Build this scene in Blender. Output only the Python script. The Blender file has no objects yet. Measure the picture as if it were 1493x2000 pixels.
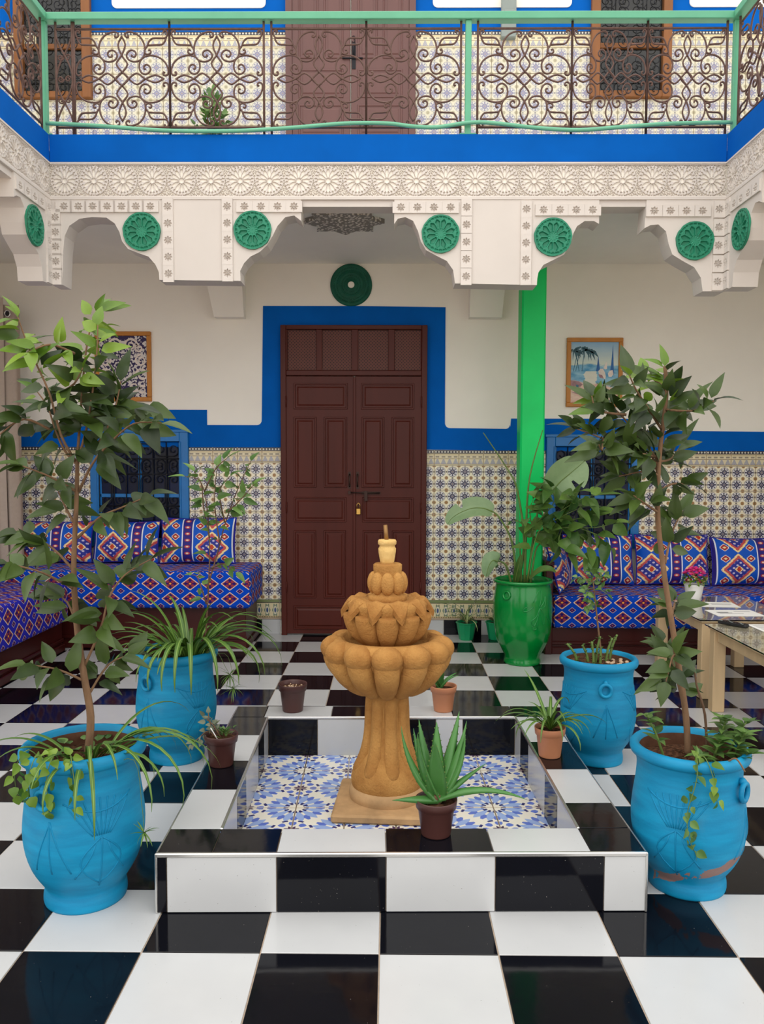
import bpy, math, random
from mathutils import Matrix, Vector
PI = math.pi
sc = bpy.context.scene
COL = sc.collection

# ------------------------------------------------------------------ camera
def cam_setup():
    f_px, H, cx, p, y, r = 1585.6, 1.391, 0.022, 0.058, 0.009, -0.003
    fw = Vector((-math.sin(y) * math.cos(p), math.cos(y) * math.cos(p), -math.sin(p)))
    rt = Vector((math.cos(y), math.sin(y), 0))
    dn = fw.cross(rt)
    R2 = math.cos(r) * rt + math.sin(r) * dn
    D2 = -math.sin(r) * rt + math.cos(r) * dn
    m = Matrix(((R2.x, -D2.x, -fw.x, cx), (R2.y, -D2.y, -fw.y, 0.0), (R2.z, -D2.z, -fw.z, H), (0, 0, 0, 1)))
    cd = bpy.data.cameras.new('camera')
    cd.sensor_fit = 'AUTO'; cd.sensor_width = 36.0; cd.lens = f_px / 2000.0 * 36.0
    cd.clip_start = 0.05
    co = bpy.data.objects.new('camera', cd); COL.objects.link(co); co.matrix_world = m
    sc.camera = co
cam_setup()

# ------------------------------------------------------------------ sky and light
world = bpy.data.worlds.new('overcast_sky'); sc.world = world
world.use_nodes = True
wb = world.node_tree.nodes['Background']
wb.inputs['Color'].default_value = (1.0, 0.98, 0.955, 1); wb.inputs['Strength'].default_value = 1.0
sd = bpy.data.lights.new('sun', 'SUN'); sd.energy = 0.25; sd.angle = math.radians(35); sd.color = (1, .95, .86)
so = bpy.data.objects.new('sun', sd); COL.objects.link(so); so.rotation_euler = (math.radians(32), math.radians(-10), 0)
sc.view_settings.view_transform = 'Standard'; sc.view_settings.look = 'None'
sc.view_settings.gamma = 1.0; sc.view_settings.use_curve_mapping = False
sc.view_settings.exposure = 0.88

# ------------------------------------------------------------------ node helper
def srgb(r, g, b):
    def f(c):
        c /= 255.0
        return c / 12.92 if c <= .04045 else ((c + .055) / 1.055) ** 2.4
    return (f(r), f(g), f(b), 1.0)

class S:
    def __init__(s, g, k): s.g = g; s.k = k
    def __add__(a, b): return a.g.m('ADD', a, b)
    __radd__ = __add__
    def __sub__(a, b): return a.g.m('SUBTRACT', a, b)
    def __rsub__(a, b): return a.g.m('SUBTRACT', b, a)
    def __mul__(a, b): return a.g.m('MULTIPLY', a, b)
    __rmul__ = __mul__
    def __truediv__(a, b): return a.g.m('DIVIDE', a, b)
    def __lt__(a, b): return a.g.m('LESS_THAN', a, b)
    def __gt__(a, b): return a.g.m('GREATER_THAN', a, b)
    def abs(a): return a.g.m('ABSOLUTE', a)
    def frac(a): return a.g.m('FRACT', a)
    def floor(a): return a.g.m('FLOOR', a)
    def sin(a): return a.g.m('SINE', a)
    def cos(a): return a.g.m('COSINE', a)
    def pw(a, b): return a.g.m('POWER', a, b)
    def max(a, b): return a.g.m('MAXIMUM', a, b)
    def min(a, b): return a.g.m('MINIMUM', a, b)
    def mod(a, b): return a.g.m('FLOORED_MODULO', a, b)
    def band(a, lo, hi): return (a > lo) * (a < hi)

class G:
    def __init__(s, name, rough=.5, spec=.5, metal=0.0, coat=0.0):
        s.mat = bpy.data.materials.new(name); s.mat.use_nodes = True
        s.nt = s.mat.node_tree; s.b = s.nt.nodes['Principled BSDF']
        s.b.inputs['Roughness'].default_value = rough
        s.b.inputs['Specular IOR Level'].default_value = spec
        s.b.inputs['Metallic'].default_value = metal
        if coat:
            s.b.inputs['Coat Weight'].default_value = coat; s.b.inputs['Coat Roughness'].default_value = .05
    def n(s, t): return s.nt.nodes.new(t)
    def put(s, inp, v):
        if isinstance(v, S): s.nt.links.new(v.k, inp)
        else: inp.default_value = v
    def m(s, op, a, b=None, c=None):
        nd = s.n('ShaderNodeMath'); nd.operation = op
        for i, v in enumerate((a, b, c)):
            if v is not None: s.put(nd.inputs[i], v)
        return S(s, nd.outputs[0])
    def uv(s):
        nd = s.n('ShaderNodeUVMap'); sp = s.n('ShaderNodeSeparateXYZ')
        s.nt.links.new(nd.outputs[0], sp.inputs[0])
        return S(s, sp.outputs[0]), S(s, sp.outputs[1])
    def obj(s, vec=False):
        nd = s.n('ShaderNodeTexCoord')
        if vec: return nd.outputs['Object']
        sp = s.n('ShaderNodeSeparateXYZ'); s.nt.links.new(nd.outputs['Object'], sp.inputs[0])
        return [S(s, o) for o in sp.outputs]
    def noise(s, scale, detail=3, rough=.55, vec=None, stretch=None):
        nd = s.n('ShaderNodeTexNoise'); nd.inputs['Scale'].default_value = scale
        nd.inputs['Detail'].default_value = detail; nd.inputs['Roughness'].default_value = rough
        v = vec or s.obj(True)
        if stretch:
            mp = s.n('ShaderNodeMapping'); mp.inputs['Scale'].default_value = stretch
            s.nt.links.new(v, mp.inputs[0]); v = mp.outputs[0]
        s.nt.links.new(v, nd.inputs['Vector'])
        return S(s, nd.outputs[0])
    def voro(s, scale):
        nd = s.n('ShaderNodeTexVoronoi'); nd.inputs['Scale'].default_value = scale
        s.nt.links.new(s.obj(True), nd.inputs['Vector']); return S(s, nd.outputs['Distance'])
    def rnd(s):
        return S(s, s.n('ShaderNodeObjectInfo').outputs['Random'])
    def mix(s, f, a, b):
        nd = s.n('ShaderNodeMix'); nd.data_type = 'RGBA'
        s.put(nd.inputs[0], f); s.put(nd.inputs[6], a); s.put(nd.inputs[7], b)
        return S(s, nd.outputs[2])
    def ramp(s, f, lo, hi):
        nd = s.n('ShaderNodeMapRange'); nd.clamp = True
        s.put(nd.inputs[0], f); nd.inputs[1].default_value = lo; nd.inputs[2].default_value = hi
        return S(s, nd.outputs[0])
    def bump(s, h, dist=.002, strength=.6):
        nd = s.n('ShaderNodeBump'); nd.inputs['Distance'].default_value = dist; nd.inputs['Strength'].default_value = strength
        s.put(nd.inputs['Height'], h); s.nt.links.new(nd.outputs[0], s.b.inputs['Normal'])
    def out(s, c): s.put(s.b.inputs['Base Color'], c); return s.mat

M = {}
def plain(name, col, rough=.5, spec=.5, metal=0.0, var=.12, vs=6.0, bump=0.0, bs=60.0, coat=0.0, stretch=None):
    g = G(name, rough, spec, metal, coat)
    c2 = tuple(max(0, x * (1 - var)) for x in col[:3]) + (1,)
    c1 = tuple(min(1, x * (1 + var * .5)) for x in col[:3]) + (1,)
    f = g.ramp(g.noise(vs, 4, stretch=stretch), .3, .7)
    g.out(g.mix(f, c2, c1))
    if bump: g.bump(g.noise(bs, 4), bump, .7)
    M[name] = g.mat
    return g.mat

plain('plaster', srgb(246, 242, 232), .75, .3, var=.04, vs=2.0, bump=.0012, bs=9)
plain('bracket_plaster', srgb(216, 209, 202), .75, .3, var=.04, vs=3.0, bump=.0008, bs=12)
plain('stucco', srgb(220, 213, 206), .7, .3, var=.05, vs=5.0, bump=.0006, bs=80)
plain('blue_paint', srgb(0, 94, 186), .8, .1, var=.12, vs=3.0, bump=.001, bs=14)
plain('window_blue', srgb(0, 112, 184), .4, .5, var=.10)
plain('door_brown', srgb(80, 30, 21), .42, .25, var=.14, vs=8, bump=.0004, bs=40, stretch=(1, 1, .12))
plain('upper_door_brown', srgb(102, 66, 62), .45, .5, var=.10, vs=6, stretch=(1, 1, .1))
plain('sofa_wood', srgb(64, 20, 17), .35, .25, var=.25, vs=7, stretch=(.2, 1, 1))
plain('frame_wood', srgb(190, 124, 48), .45, .4, var=.15, vs=12, stretch=(1, 1, .3))
plain('window_wood', srgb(132, 82, 40), .5, .4, var=.2, vs=10, stretch=(1, 1, .2))
plain('birch', srgb(206, 178, 138), .45, .4, var=.14, vs=14, stretch=(1, 1, .12))
plain('rail_green', srgb(96, 176, 140), .4, .5, var=.08)
plain('hose_green', srgb(108, 184, 150), .35, .5, var=.05)
plain('iron', srgb(104, 78, 70), .6, .4, var=.25, vs=30, metal=.1)
plain('black_iron', srgb(18, 20, 28), .5, .3, var=.2, vs=20)
plain('dark_metal', srgb(58, 40, 34), .4, .5, metal=.6)
plain('steel', srgb(212, 210, 206), .25, .5, metal=.9, var=.05)
plain('brass', srgb(205, 165, 90), .25, .5, metal=.9, var=.1)
plain('medallion_green', srgb(34, 134, 102), .5, .45, var=.18, vs=14, bump=.0008, bs=90)
plain('disc_green', srgb(14, 92, 72), .6, .35, var=.2, vs=20, bump=.001, bs=90)
plain('pillar_green', srgb(0, 210, 104), .45, .3, var=.10, vs=3, bump=.0005, bs=12)
plain('glazed_green', srgb(2, 126, 50), .16, .55, var=.15, vs=6, bump=.0008, bs=12)
plain('pot_green', srgb(20, 150, 96), .4, .5, var=.06)
plain('plastic_brown', srgb(76, 44, 40), .4, .5, var=.08)
plain('plastic_terracotta', srgb(192, 128, 92), .5, .4, var=.08)
plain('plastic_white', srgb(236, 236, 234), .35, .5, var=.02)
plain('curtain', srgb(186, 170, 156), .9, .1, var=.06, vs=40, bump=.0006, bs=300)
plain('grout', srgb(190, 170, 150), .9, .2, var=.15, vs=30)
plain('concrete', srgb(186, 150, 108), .85, .2, var=.25, vs=12, bump=.003, bs=30)
plain('paper', srgb(244, 243, 240), .8, .2, var=.02)
plain('ink_grey', srgb(150, 148, 150), .8, .2, var=.1)
plain('ink_dark', srgb(44, 44, 54), .8, .2, var=.1)
plain('ink_red', srgb(170, 92, 70), .8, .2, var=.1)
plain('black_plastic', srgb(22, 22, 24), .35, .5, var=.1)
plain('grey_plastic', srgb(140, 150, 146), .5, .4, var=.06)
plain('bark', srgb(124, 96, 72), .8, .2, var=.3, vs=50, bump=.002, bs=120, stretch=(1, 1, .25))
plain('bark_dark', srgb(104, 80, 62), .8, .2, var=.3, vs=50, bump=.002, bs=120, stretch=(1, 1, .25))
plain('stem_green', srgb(96, 120, 56), .5, .4, var=.2, vs=20)
plain('stone_gravel', srgb(206, 176, 146), .8, .3, var=.25, vs=30)
plain('petal_pink', srgb(255, 84, 168), .6, .3, var=.25, vs=60)

def leaf_mat(name, a, b, rough=.38, trans=.12):
    g = G(name, rough, .45)
    r = g.rnd()
    n = g.noise(25, 2)
    f = g.ramp(r * .75 + n * .4, .2, .95)
    c = g.mix(f, a, b)
    g.out(c)
    tr = g.n('ShaderNodeBsdfTranslucent'); mx = g.n('ShaderNodeMixShader'); mx.inputs[0].default_value = trans
    g.nt.links.new(c.k, tr.inputs[0])
    o = [x for x in g.nt.nodes if x.type == 'OUTPUT_MATERIAL'][0]
    g.nt.links.new(g.b.outputs[0], mx.inputs[1]); g.nt.links.new(tr.outputs[0], mx.inputs[2]); g.nt.links.new(mx.outputs[0], o.inputs[0])
    M[name] = g.mat
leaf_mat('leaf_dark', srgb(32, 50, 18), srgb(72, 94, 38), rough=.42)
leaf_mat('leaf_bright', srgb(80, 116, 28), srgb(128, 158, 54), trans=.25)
leaf_mat('leaf_mid', srgb(60, 96, 40), srgb(108, 142, 70), trans=.2)
leaf_mat('leaf_lemon', srgb(44, 82, 34), srgb(112, 146, 66), trans=.2)
leaf_mat('leaf_banana', srgb(92, 128, 86), srgb(144, 170, 124), trans=.25)
leaf_mat('leaf_aloe', srgb(52, 104, 50), srgb(80, 134, 66), rough=.3)
leaf_mat('leaf_grey', srgb(88, 98, 76), srgb(124, 132, 108))

def strap_mat(name, green, cream, w):
    g = G(name, .4, .45); u, v = g.uv()
    r = g.rnd()
    gr = g.mix(r, green, tuple(x * .75 for x in green[:3]) + (1,))
    g.out(g.mix((u - .5).abs() < w, gr, cream)); M[name] = g.mat
strap_mat('leaf_spider', srgb(74, 110, 36), srgb(118, 148, 66), .10)
strap_mat('leaf_spider_cream', srgb(88, 126, 56), srgb(206, 206, 150), .24)

def tile_mat(name, a, b, rough, spec=.5):
    g = G(name, rough, spec)
    f = g.ramp(g.noise(3.0, 3), .3, .7)
    c = g.mix(f, a, b)
    c = g.mix((g.noise(190, 1) > .79), c, srgb(120, 116, 110))
    g.out(c); g.bump(g.noise(16, 2), .0008, .25); M[name] = g.mat
tile_mat('tile_white', srgb(188, 189, 190), srgb(196, 197, 197), .2)
tile_mat('tile_black', srgb(9, 10, 16), srgb(14, 15, 22), .08, .24)

def mat_pillar():
    pass
def soil_mat():
    g = G('soil', .95, .1)
    n = g.noise(70, 5); c = g.mix(g.ramp(n, .35, .7), srgb(44, 28, 20), srgb(112, 78, 56))
    g.out(c); g.bump(g.noise(90, 4), .008, 1); M['soil'] = g.mat
soil_mat()
def blue_pot_mat(name, wear):
    g = G(name, .55, .35)
    x, y, z = g.obj()
    n = g.noise(7, 4); s = g.noise(5, 5, stretch=(1, 1, 6))
    c = g.mix(g.ramp(s, .35, .7), srgb(0, 120, 164), srgb(6, 144, 188))
    c = g.mix(g.ramp(n, .62, .8) * .35, c, srgb(70, 130, 150))
    if wear:
        a = g.m('ARCTAN2', y, x)
        bnd = ((z - .095 - (a + 1.9) * .05 + g.noise(9, 4) * .05 - .02).abs() < .017) * (a > -2.9) * (a < -.6) * (g.noise(16, 5) > .48)
        c = g.mix(bnd * .8, c, srgb(150, 100, 66))
    g.out(c); g.bump(g.noise(10, 5, stretch=(1, 1, 5)) * .6 + g.noise(120, 3) * .4, .0018, .6)
    M[name] = g.mat
blue_pot_mat('pot_blue', False); blue_pot_mat('pot_blue_worn', True)
plain('inner_clay', srgb(96, 66, 50), .9, .1, var=.25, vs=20)
plain('pot_groove', srgb(0, 126, 170), .6, .3, var=.15)
plain('green_groove', srgb(12, 130, 60), .2, .5, var=.1)
def stone_mat():
    g = G('sandstone', .9, .15)
    n = g.noise(9, 5); f = g.noise(160, 3)
    c = g.mix(g.ramp(n, .3, .72), srgb(152, 104, 54), srgb(192, 144, 82))
    c = g.mix(g.ramp(f, .55, .75) * .35, c, srgb(150, 98, 46))
    g.out(c); g.bump(g.noise(110, 5) * .8 + g.noise(34, 4) * .6, .007, .9); M['sandstone'] = g.mat
    g = G('sandstone_pale', .9, .2)
    c = g.mix(g.ramp(g.noise(20, 5), .3, .72), srgb(206, 164, 96), srgb(232, 198, 132))
    g.out(c); g.bump(g.noise(120, 5), .003, .7); M['sandstone_pale'] = g.mat
stone_mat()
def glass_dark():
    g = G('window_glass', .25, .2)
    g.out(g.mix(g.ramp(g.noise(3, 2), .35, .7), srgb(3, 10, 30), srgb(4, 26, 68))); M['window_glass'] = g.mat
    g = G('window_glass_black', .1, .5)
    g.out(g.mix(g.ramp(g.noise(4, 3), .35, .7), srgb(16, 16, 16), srgb(40, 40, 38))); M['window_glass_black'] = g.mat
    g = G('clear_glass', .02, .5)
    g.b.inputs['Transmission Weight'].default_value = 1.0; g.b.inputs['IOR'].default_value = 1.45
    f = g.noise(4, 2)
    g.out(g.mix(f, (.97, .99, .98, 1), (.98, 1, .99, 1))); M['clear_glass'] = g.mat
glass_dark()

# ---- patterned ceramics and textiles (uv in metres or 0..1 as noted)
def zellige(name, fade):
    g = G(name, .25, .5); u, v = g.uv()
    X = (u * 2).frac() - .5; Y = (v * 2).frac() - .5
    row = ((v * 2).floor()).mod(2.0)
    ax, ay = X.abs(), Y.abs()
    cream = srgb(246, 238, 212) if not fade else srgb(214, 210, 190)
    navy = srgb(24, 26, 76) if not fade else srgb(134, 134, 164)
    grey = srgb(120, 114, 112) if not fade else srgb(154, 152, 152)
    brown = srgb(170, 128, 74) if not fade else srgb(184, 176, 148)
    r = (X * X + Y * Y).pw(.5)
    th = g.m('ARCTAN2', Y, X)
    c = g.mix(((ax - ay).abs() < .05) * (ax > .44), cream, cream)
    # small marks on the middle of the cell edges
    e = ((ax > .42) * (ay < .07)).max((ay > .42) * (ax < .07))
    c = g.mix(e, c, grey)
    m = (ax.pw(2.6) + ay.pw(2.6)).pw(1 / 2.6) + (th * 8).cos() * .016
    c = g.mix(m < .40, c, grey)
    c = g.mix(m < .365, c, srgb(222, 222, 226) if not fade else srgb(204, 204, 200))
    dots = ((th * 8).cos() > .1) * r.band(.255, .345)
    c = g.mix(dots, c, navy)
    dia = ax + ay * (1.0 + row * .25) 
    core = ((dia < .285) * (row < .5)).max((r < .215) * (row > .5)).max((ay < .035) * (ax < .33)).max((ax < .03) * (ay < .30))
    c = g.mix(core, c, navy)
    c = g.mix((ax + ay).band(.10, .14), c, srgb(160, 160, 190))
    c = g.mix(r < .045, c, srgb(170, 150, 130))
    cx, cy = .5 - ax, .5 - ay
    rc = (cx * cx + cy * cy).pw(.5)
    thc = g.m('ARCTAN2', cy, cx)
    fl = rc < (.145 + (thc * 8).cos() * .015)
    c = g.mix(fl, c, brown)
    c = g.mix(rc.band(.045, .075), c, srgb(140, 100, 60) if not fade else srgb(150, 146, 120))
    w = g.ramp(g.noise(14, 3), .35, .75)
    c = g.mix(w * .18, c, srgb(206, 190, 150))
    # glaze wears the joint line along the rim of the tile
    rim = ((u - .5).abs() > .489).max((v - .5).abs() > .489)
    c = g.mix(rim * .55, c, srgb(170, 150, 116))
    g.out(c); M[name] = g.mat
zellige('zellige', False); zellige('zellige_pale', True)

def border_mats():
    g = G('border_top', .25, .5); u, v = g.uv()
    cream = srgb(226, 214, 180)
    X = (u * 4).frac() - .5
    c = g.mix(((v - .44).abs() < .02).max((v - .08).abs() < .02), cream, srgb(150, 134, 100))
    bell = (v.band(.10, .44)) * (X.abs() < (.50 - v) * 1.15)
    c = g.mix(bell, c, srgb(142, 140, 152))
    c = g.mix(bell * (((X * 24).sin() * (v * 90).sin()) > .1), c, srgb(206, 206, 206))
    c = g.mix(v.band(.52, .62) * (X.abs() < .3), c, srgb(150, 140, 120))
    c = g.mix(v.band(.66, .78), c, srgb(208, 192, 152))
    top = v > .78
    c = g.mix(top, c, srgb(60, 58, 66))
    Z = (u * 8).frac() - .5; q = (v - .89) * 1.4
    ring = (Z * Z * .6 + q * q * 6).pw(.5)
    c = g.mix(top * ring.band(.06, .2), c, srgb(232, 228, 214))
    rim = ((u - .5).abs() > .487)
    c = g.mix(rim * .8, c, srgb(196, 176, 140))
    g.out(c); M['border_top'] = g.mat
    g = G('border_low', .25, .5); u, v = g.uv()
    X = (u * 3).frac() - .5; Y = v - .42
    th = g.m('ARCTAN2', Y, X); r = (X * X + Y * Y).pw(.5)
    c = g.mix(r < .34 + (th * 6).cos() * .06, srgb(222, 208, 168), srgb(120, 134, 112))
    c = g.mix(r.band(.14, .24), c, srgb(216, 210, 186))
    c = g.mix(r < .12, c, srgb(70, 84, 130))
    c = g.mix((v > .84), c, srgb(122, 134, 86))
    c = g.mix((v - .84).abs() < .02, c, srgb(66, 62, 50))
    c = g.mix(v < .1, c, srgb(206, 188, 146))
    c = g.mix((v < .08) * ((u * 14).frac() < .5), c, srgb(120, 98, 64))
    g.out(c); M['border_low'] = g.mat
border_mats()

def mosaic():
    g = G('mosaic', .3, .5); u, v = g.uv()
    white = srgb(232, 228, 214); lt = srgb(150, 174, 222); md = srgb(92, 116, 200); nv = srgb(40, 42, 112)
    def polar(a, b):
        return (a * a + b * b).pw(.5), g.m('ARCTAN2', a, b)
    U, W = 1.0 - u, 1.0 - v
    pr = (u + v < 1.0)
    px = u * pr + U * (1.0 - pr); py = v * pr + W * (1.0 - pr)      # nearest big flower corner
    r, th = polar(px, py)
    c = g.mix(r < 0.0, white, white)
    ph = ((th * (12 / (2 * PI))).frac() - .5).abs()      # 0 at petal axis
    tip = .66 - ph * .5
    pet = r.band(.20, 10) * (r < tip) * (ph < .40 - (r - .42).abs() * .55)
    c = g.mix(pet, c, lt)
    ph2 = (((th * (12 / (2 * PI))) + .5).frac() - .5).abs()
    c = g.mix((r.band(.40, .62)) * (ph2 < .26 - (r - .50).abs() * 1.5), c, md)
    c = g.mix((r.band(.15, .25)) * (ph2 < .30), c, nv)
    c = g.mix(r < .15, c, white)
    q = (u > v)
    sx = U * q + u * (1.0 - q); sy = v * q + W * (1.0 - q)          # nearest small star corner
    rs, ts = polar(sx, sy)
    small = rs < .42
    c = g.mix(small, c, white)
    s8 = ((ts * (8 / (2 * PI))).frac() - .5).abs()
    c = g.mix((rs < .16 - s8 * .16), c, srgb(72, 48, 86))
    s8b = (((ts * (8 / (2 * PI))) + .5).frac() - .5).abs()
    c = g.mix(rs.band(.2, .34) * (s8b < .34 - (rs - .27).abs() * 1.5), c, md)
    c = g.mix(rs.band(.36, .42) * (s8 < .2), c, nv)
    rim = ((u - .5).abs() > .49).max((v - .5).abs() > .49)
    c = g.mix(rim * .8, c, srgb(196, 182, 158))
    g.out(c); M['mosaic'] = g.mat
mosaic()

def textile(name, kx, ky, purple):
    g = G(name, .85, .15); u, v = g.uv()
    field = srgb(0, 66, 186) if not purple else srgb(40, 40, 176)
    cream = srgb(238, 216, 184); red = srgb(112, 28, 52); orange = srgb(196, 92, 52); nav = srgb(34, 24, 112)
    a = (u / kx).frac() - .5; b = (v / ky).frac() - .5
    stair = lambda x, n: ((x * n).floor() + .5) * (1.0 / n)
    A, B = stair(a, 34.0).abs(), stair(b, 34.0).abs()
    d = A + B                                    # big diamond at cell centre
    e = (.5 - A) + (.5 - B)                      # small diamond at cell corner
    bead = (((a + b) * 22).frac() < .55).max(((a - b) * 22).frac() < .55)
    c = g.mix((d < .465) * (bead.max(d < .44)), field, cream)
    c = g.mix(d < .405, c, red)
    c = g.mix(d.band(.345, .375) * bead, c, orange)
    c = g.mix(d < .34, c, nav)
    c = g.mix(d.band(.16, .30) * (((a * 13).sin() * (b * 13).sin()).abs() > .5), c, srgb(150, 56, 66))
    c = g.mix(d < .13, c, red)
    c = g.mix(d < .06, c, srgb(232, 160, 70))
    c = g.mix((e < .20) * bead, c, cream)
    c = g.mix(e < .16, c, red)
    c = g.mix(e < .12, c, nav)
    c = g.mix(e < .05, c, orange)
    g.out(c); g.bump((u * 1500).sin() + (v * 1500).sin(), .0004, .4); M[name] = g.mat
textile('divan_fabric', .148, .112, False); textile('divan_fabric_side', .148, .125, True)
def cushion_mat():
    g = G('cushion_fabric', .55, .3); u, v = g.uv()
    field = srgb(0, 86, 200); cream = srgb(250, 224, 160); red = srgb(204, 84, 80); nav = srgb(44, 52, 150); dred = srgb(170, 36, 48)
    stair = lambda x, n: ((x * n).floor() + .5) * (1.0 / n)
    a = (u / .40).frac() - .5                        # one repeat: diamond at 0, stripe at +-.5
    b = (v / .27).frac() - .5
    A, B = stair(a, 60.0).abs(), stair(b, 50.0).abs()
    d = A * 1.45 + B
    c = g.mix(d < .50, field, cream)
    c = g.mix(d < .43, c, red)
    c = g.mix(d < .34, c, nav)
    r8 = (((a * 46).sin() * (b * 40).sin()) > .45) * d.band(.12, .32)
    c = g.mix(r8, c, srgb(206, 196, 220))
    c = g.mix(d < .12, c, cream)
    c = g.mix(d < .09, c, srgb(196, 62, 40))
    e = (A - .25).abs() * 1.45 + (B - .33).abs()
    c = g.mix(e < .13, c, srgb(250, 238, 214))
    c = g.mix(e < .105, c, dred)
    c = g.mix(e < .04, c, cream)
    s = .5 - a.abs()
    c = g.mix(s < .118, c, srgb(238, 240, 246))
    c = g.mix(s < .095, c, srgb(48, 38, 132))
    q = (v / .055).frac() - .5
    fr = (s * s * 9 + q * q * .55).pw(.5)
    c = g.mix((s < .095) * (fr < .17), c, srgb(196, 70, 72))
    c = g.mix((s < .095) * (fr < .085), c, srgb(240, 226, 200))
    g.out(c); g.bump((u * 1800).sin() + (v * 1800).sin(), .0003, .4); M['cushion_fabric'] = g.mat
cushion_mat()
def table_cloth_mat():
    g = G('table_cloth', .7, .2)
    n = g.noise(60, 4); w = g.voro(38)
    c = g.mix(g.ramp(n + w * .5, .55, .85), srgb(176, 160, 134), srgb(224, 212, 184)); g.out(c); M['table_cloth'] = g.mat
table_cloth_mat()
def lattice_mats():
    g = G('door_lattice', .5, .35); u, v = g.uv()
    a = (u + v).frac() - .5; b = (u - v).frac() - .5
    hole = (a * a + b * b) < .07
    g.out(g.mix(hole, srgb(98, 52, 42), srgb(44, 22, 20))); g.bump(1.0 - hole, .004, .8); M['door_lattice'] = g.mat
    g = G('star_relief', .7, .2)
    n = g.voro(46); n2 = g.voro(19)
    k = ((n > .42).max(n2 > .7))
    g.out(g.mix(k, srgb(228, 222, 212), srgb(140, 135, 128))); g.bump(1.0 - k, .004, .8); M['star_relief'] = g.mat
lattice_mats()
def scroll_print():
    # dark indigo arabesque on pale ground, mirrored about the sheet's middle
    g = G('arabesque_print', .6, .3); u, v = g.uv()
    a = (u - .5).abs()
    vec = g.n('ShaderNodeCombineXYZ'); g.put(vec.inputs[0], a); g.put(vec.inputs[1], v * 1.3)
    n1 = g.noise(5.5, 1, vec=vec.outputs[0]); n2 = g.noise(9, 1, vec=vec.outputs[0])
    w = ((n1 * 34).sin() * .7 + (n2 * 26).sin() * .6)
    k = w > .05
    g.out(g.mix(k, srgb(54, 44, 86), srgb(214, 208, 204))); M['arabesque_print'] = g.mat
    # hazy beach: sky, sea, sand by height
    g = G('beach_ground', .5, .4); u, v = g.uv()
    vec = g.n('ShaderNodeCombineXYZ'); g.put(vec.inputs[0], u); g.put(vec.inputs[1], v * 3.0)
    n = g.noise(4, 4, vec=vec.outputs[0])
    t = v + (n - .5) * .12
    c = g.mix(g.ramp(t, .62, 1.0), srgb(214, 222, 206), srgb(140, 182, 214))
    sea = g.mix(g.ramp(n, .35, .65), srgb(72, 146, 190), srgb(150, 196, 216))
    c = g.mix(g.ramp(t, .64, .61), c, sea)
    glow = ((u - .42).abs() < .12 + (n - .5) * .2) * (v < .52)
    c = g.mix(glow * .8, c, srgb(236, 228, 206))
    sand = g.mix(g.ramp(n, .35, .7), srgb(214, 172, 160), srgb(238, 218, 196))
    c = g.mix(g.ramp(t + (u - .5) * .12, .33, .29), c, sand)
    g.out(c); M['beach_ground'] = g.mat
plain('paint_teal', srgb(64, 116, 140), .5, .3, var=.4, vs=40)
plain('paint_palm', srgb(62, 100, 112), .5, .3, var=.5, vs=60)
plain('paint_sail', srgb(50, 104, 168), .5, .3, var=.3, vs=20)
plain('paint_white', srgb(232, 218, 208), .5, .3, var=.15, vs=30)
plain('paint_mauve', srgb(176, 136, 142), .5, .3, var=.3, vs=30)
scroll_print()

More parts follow.
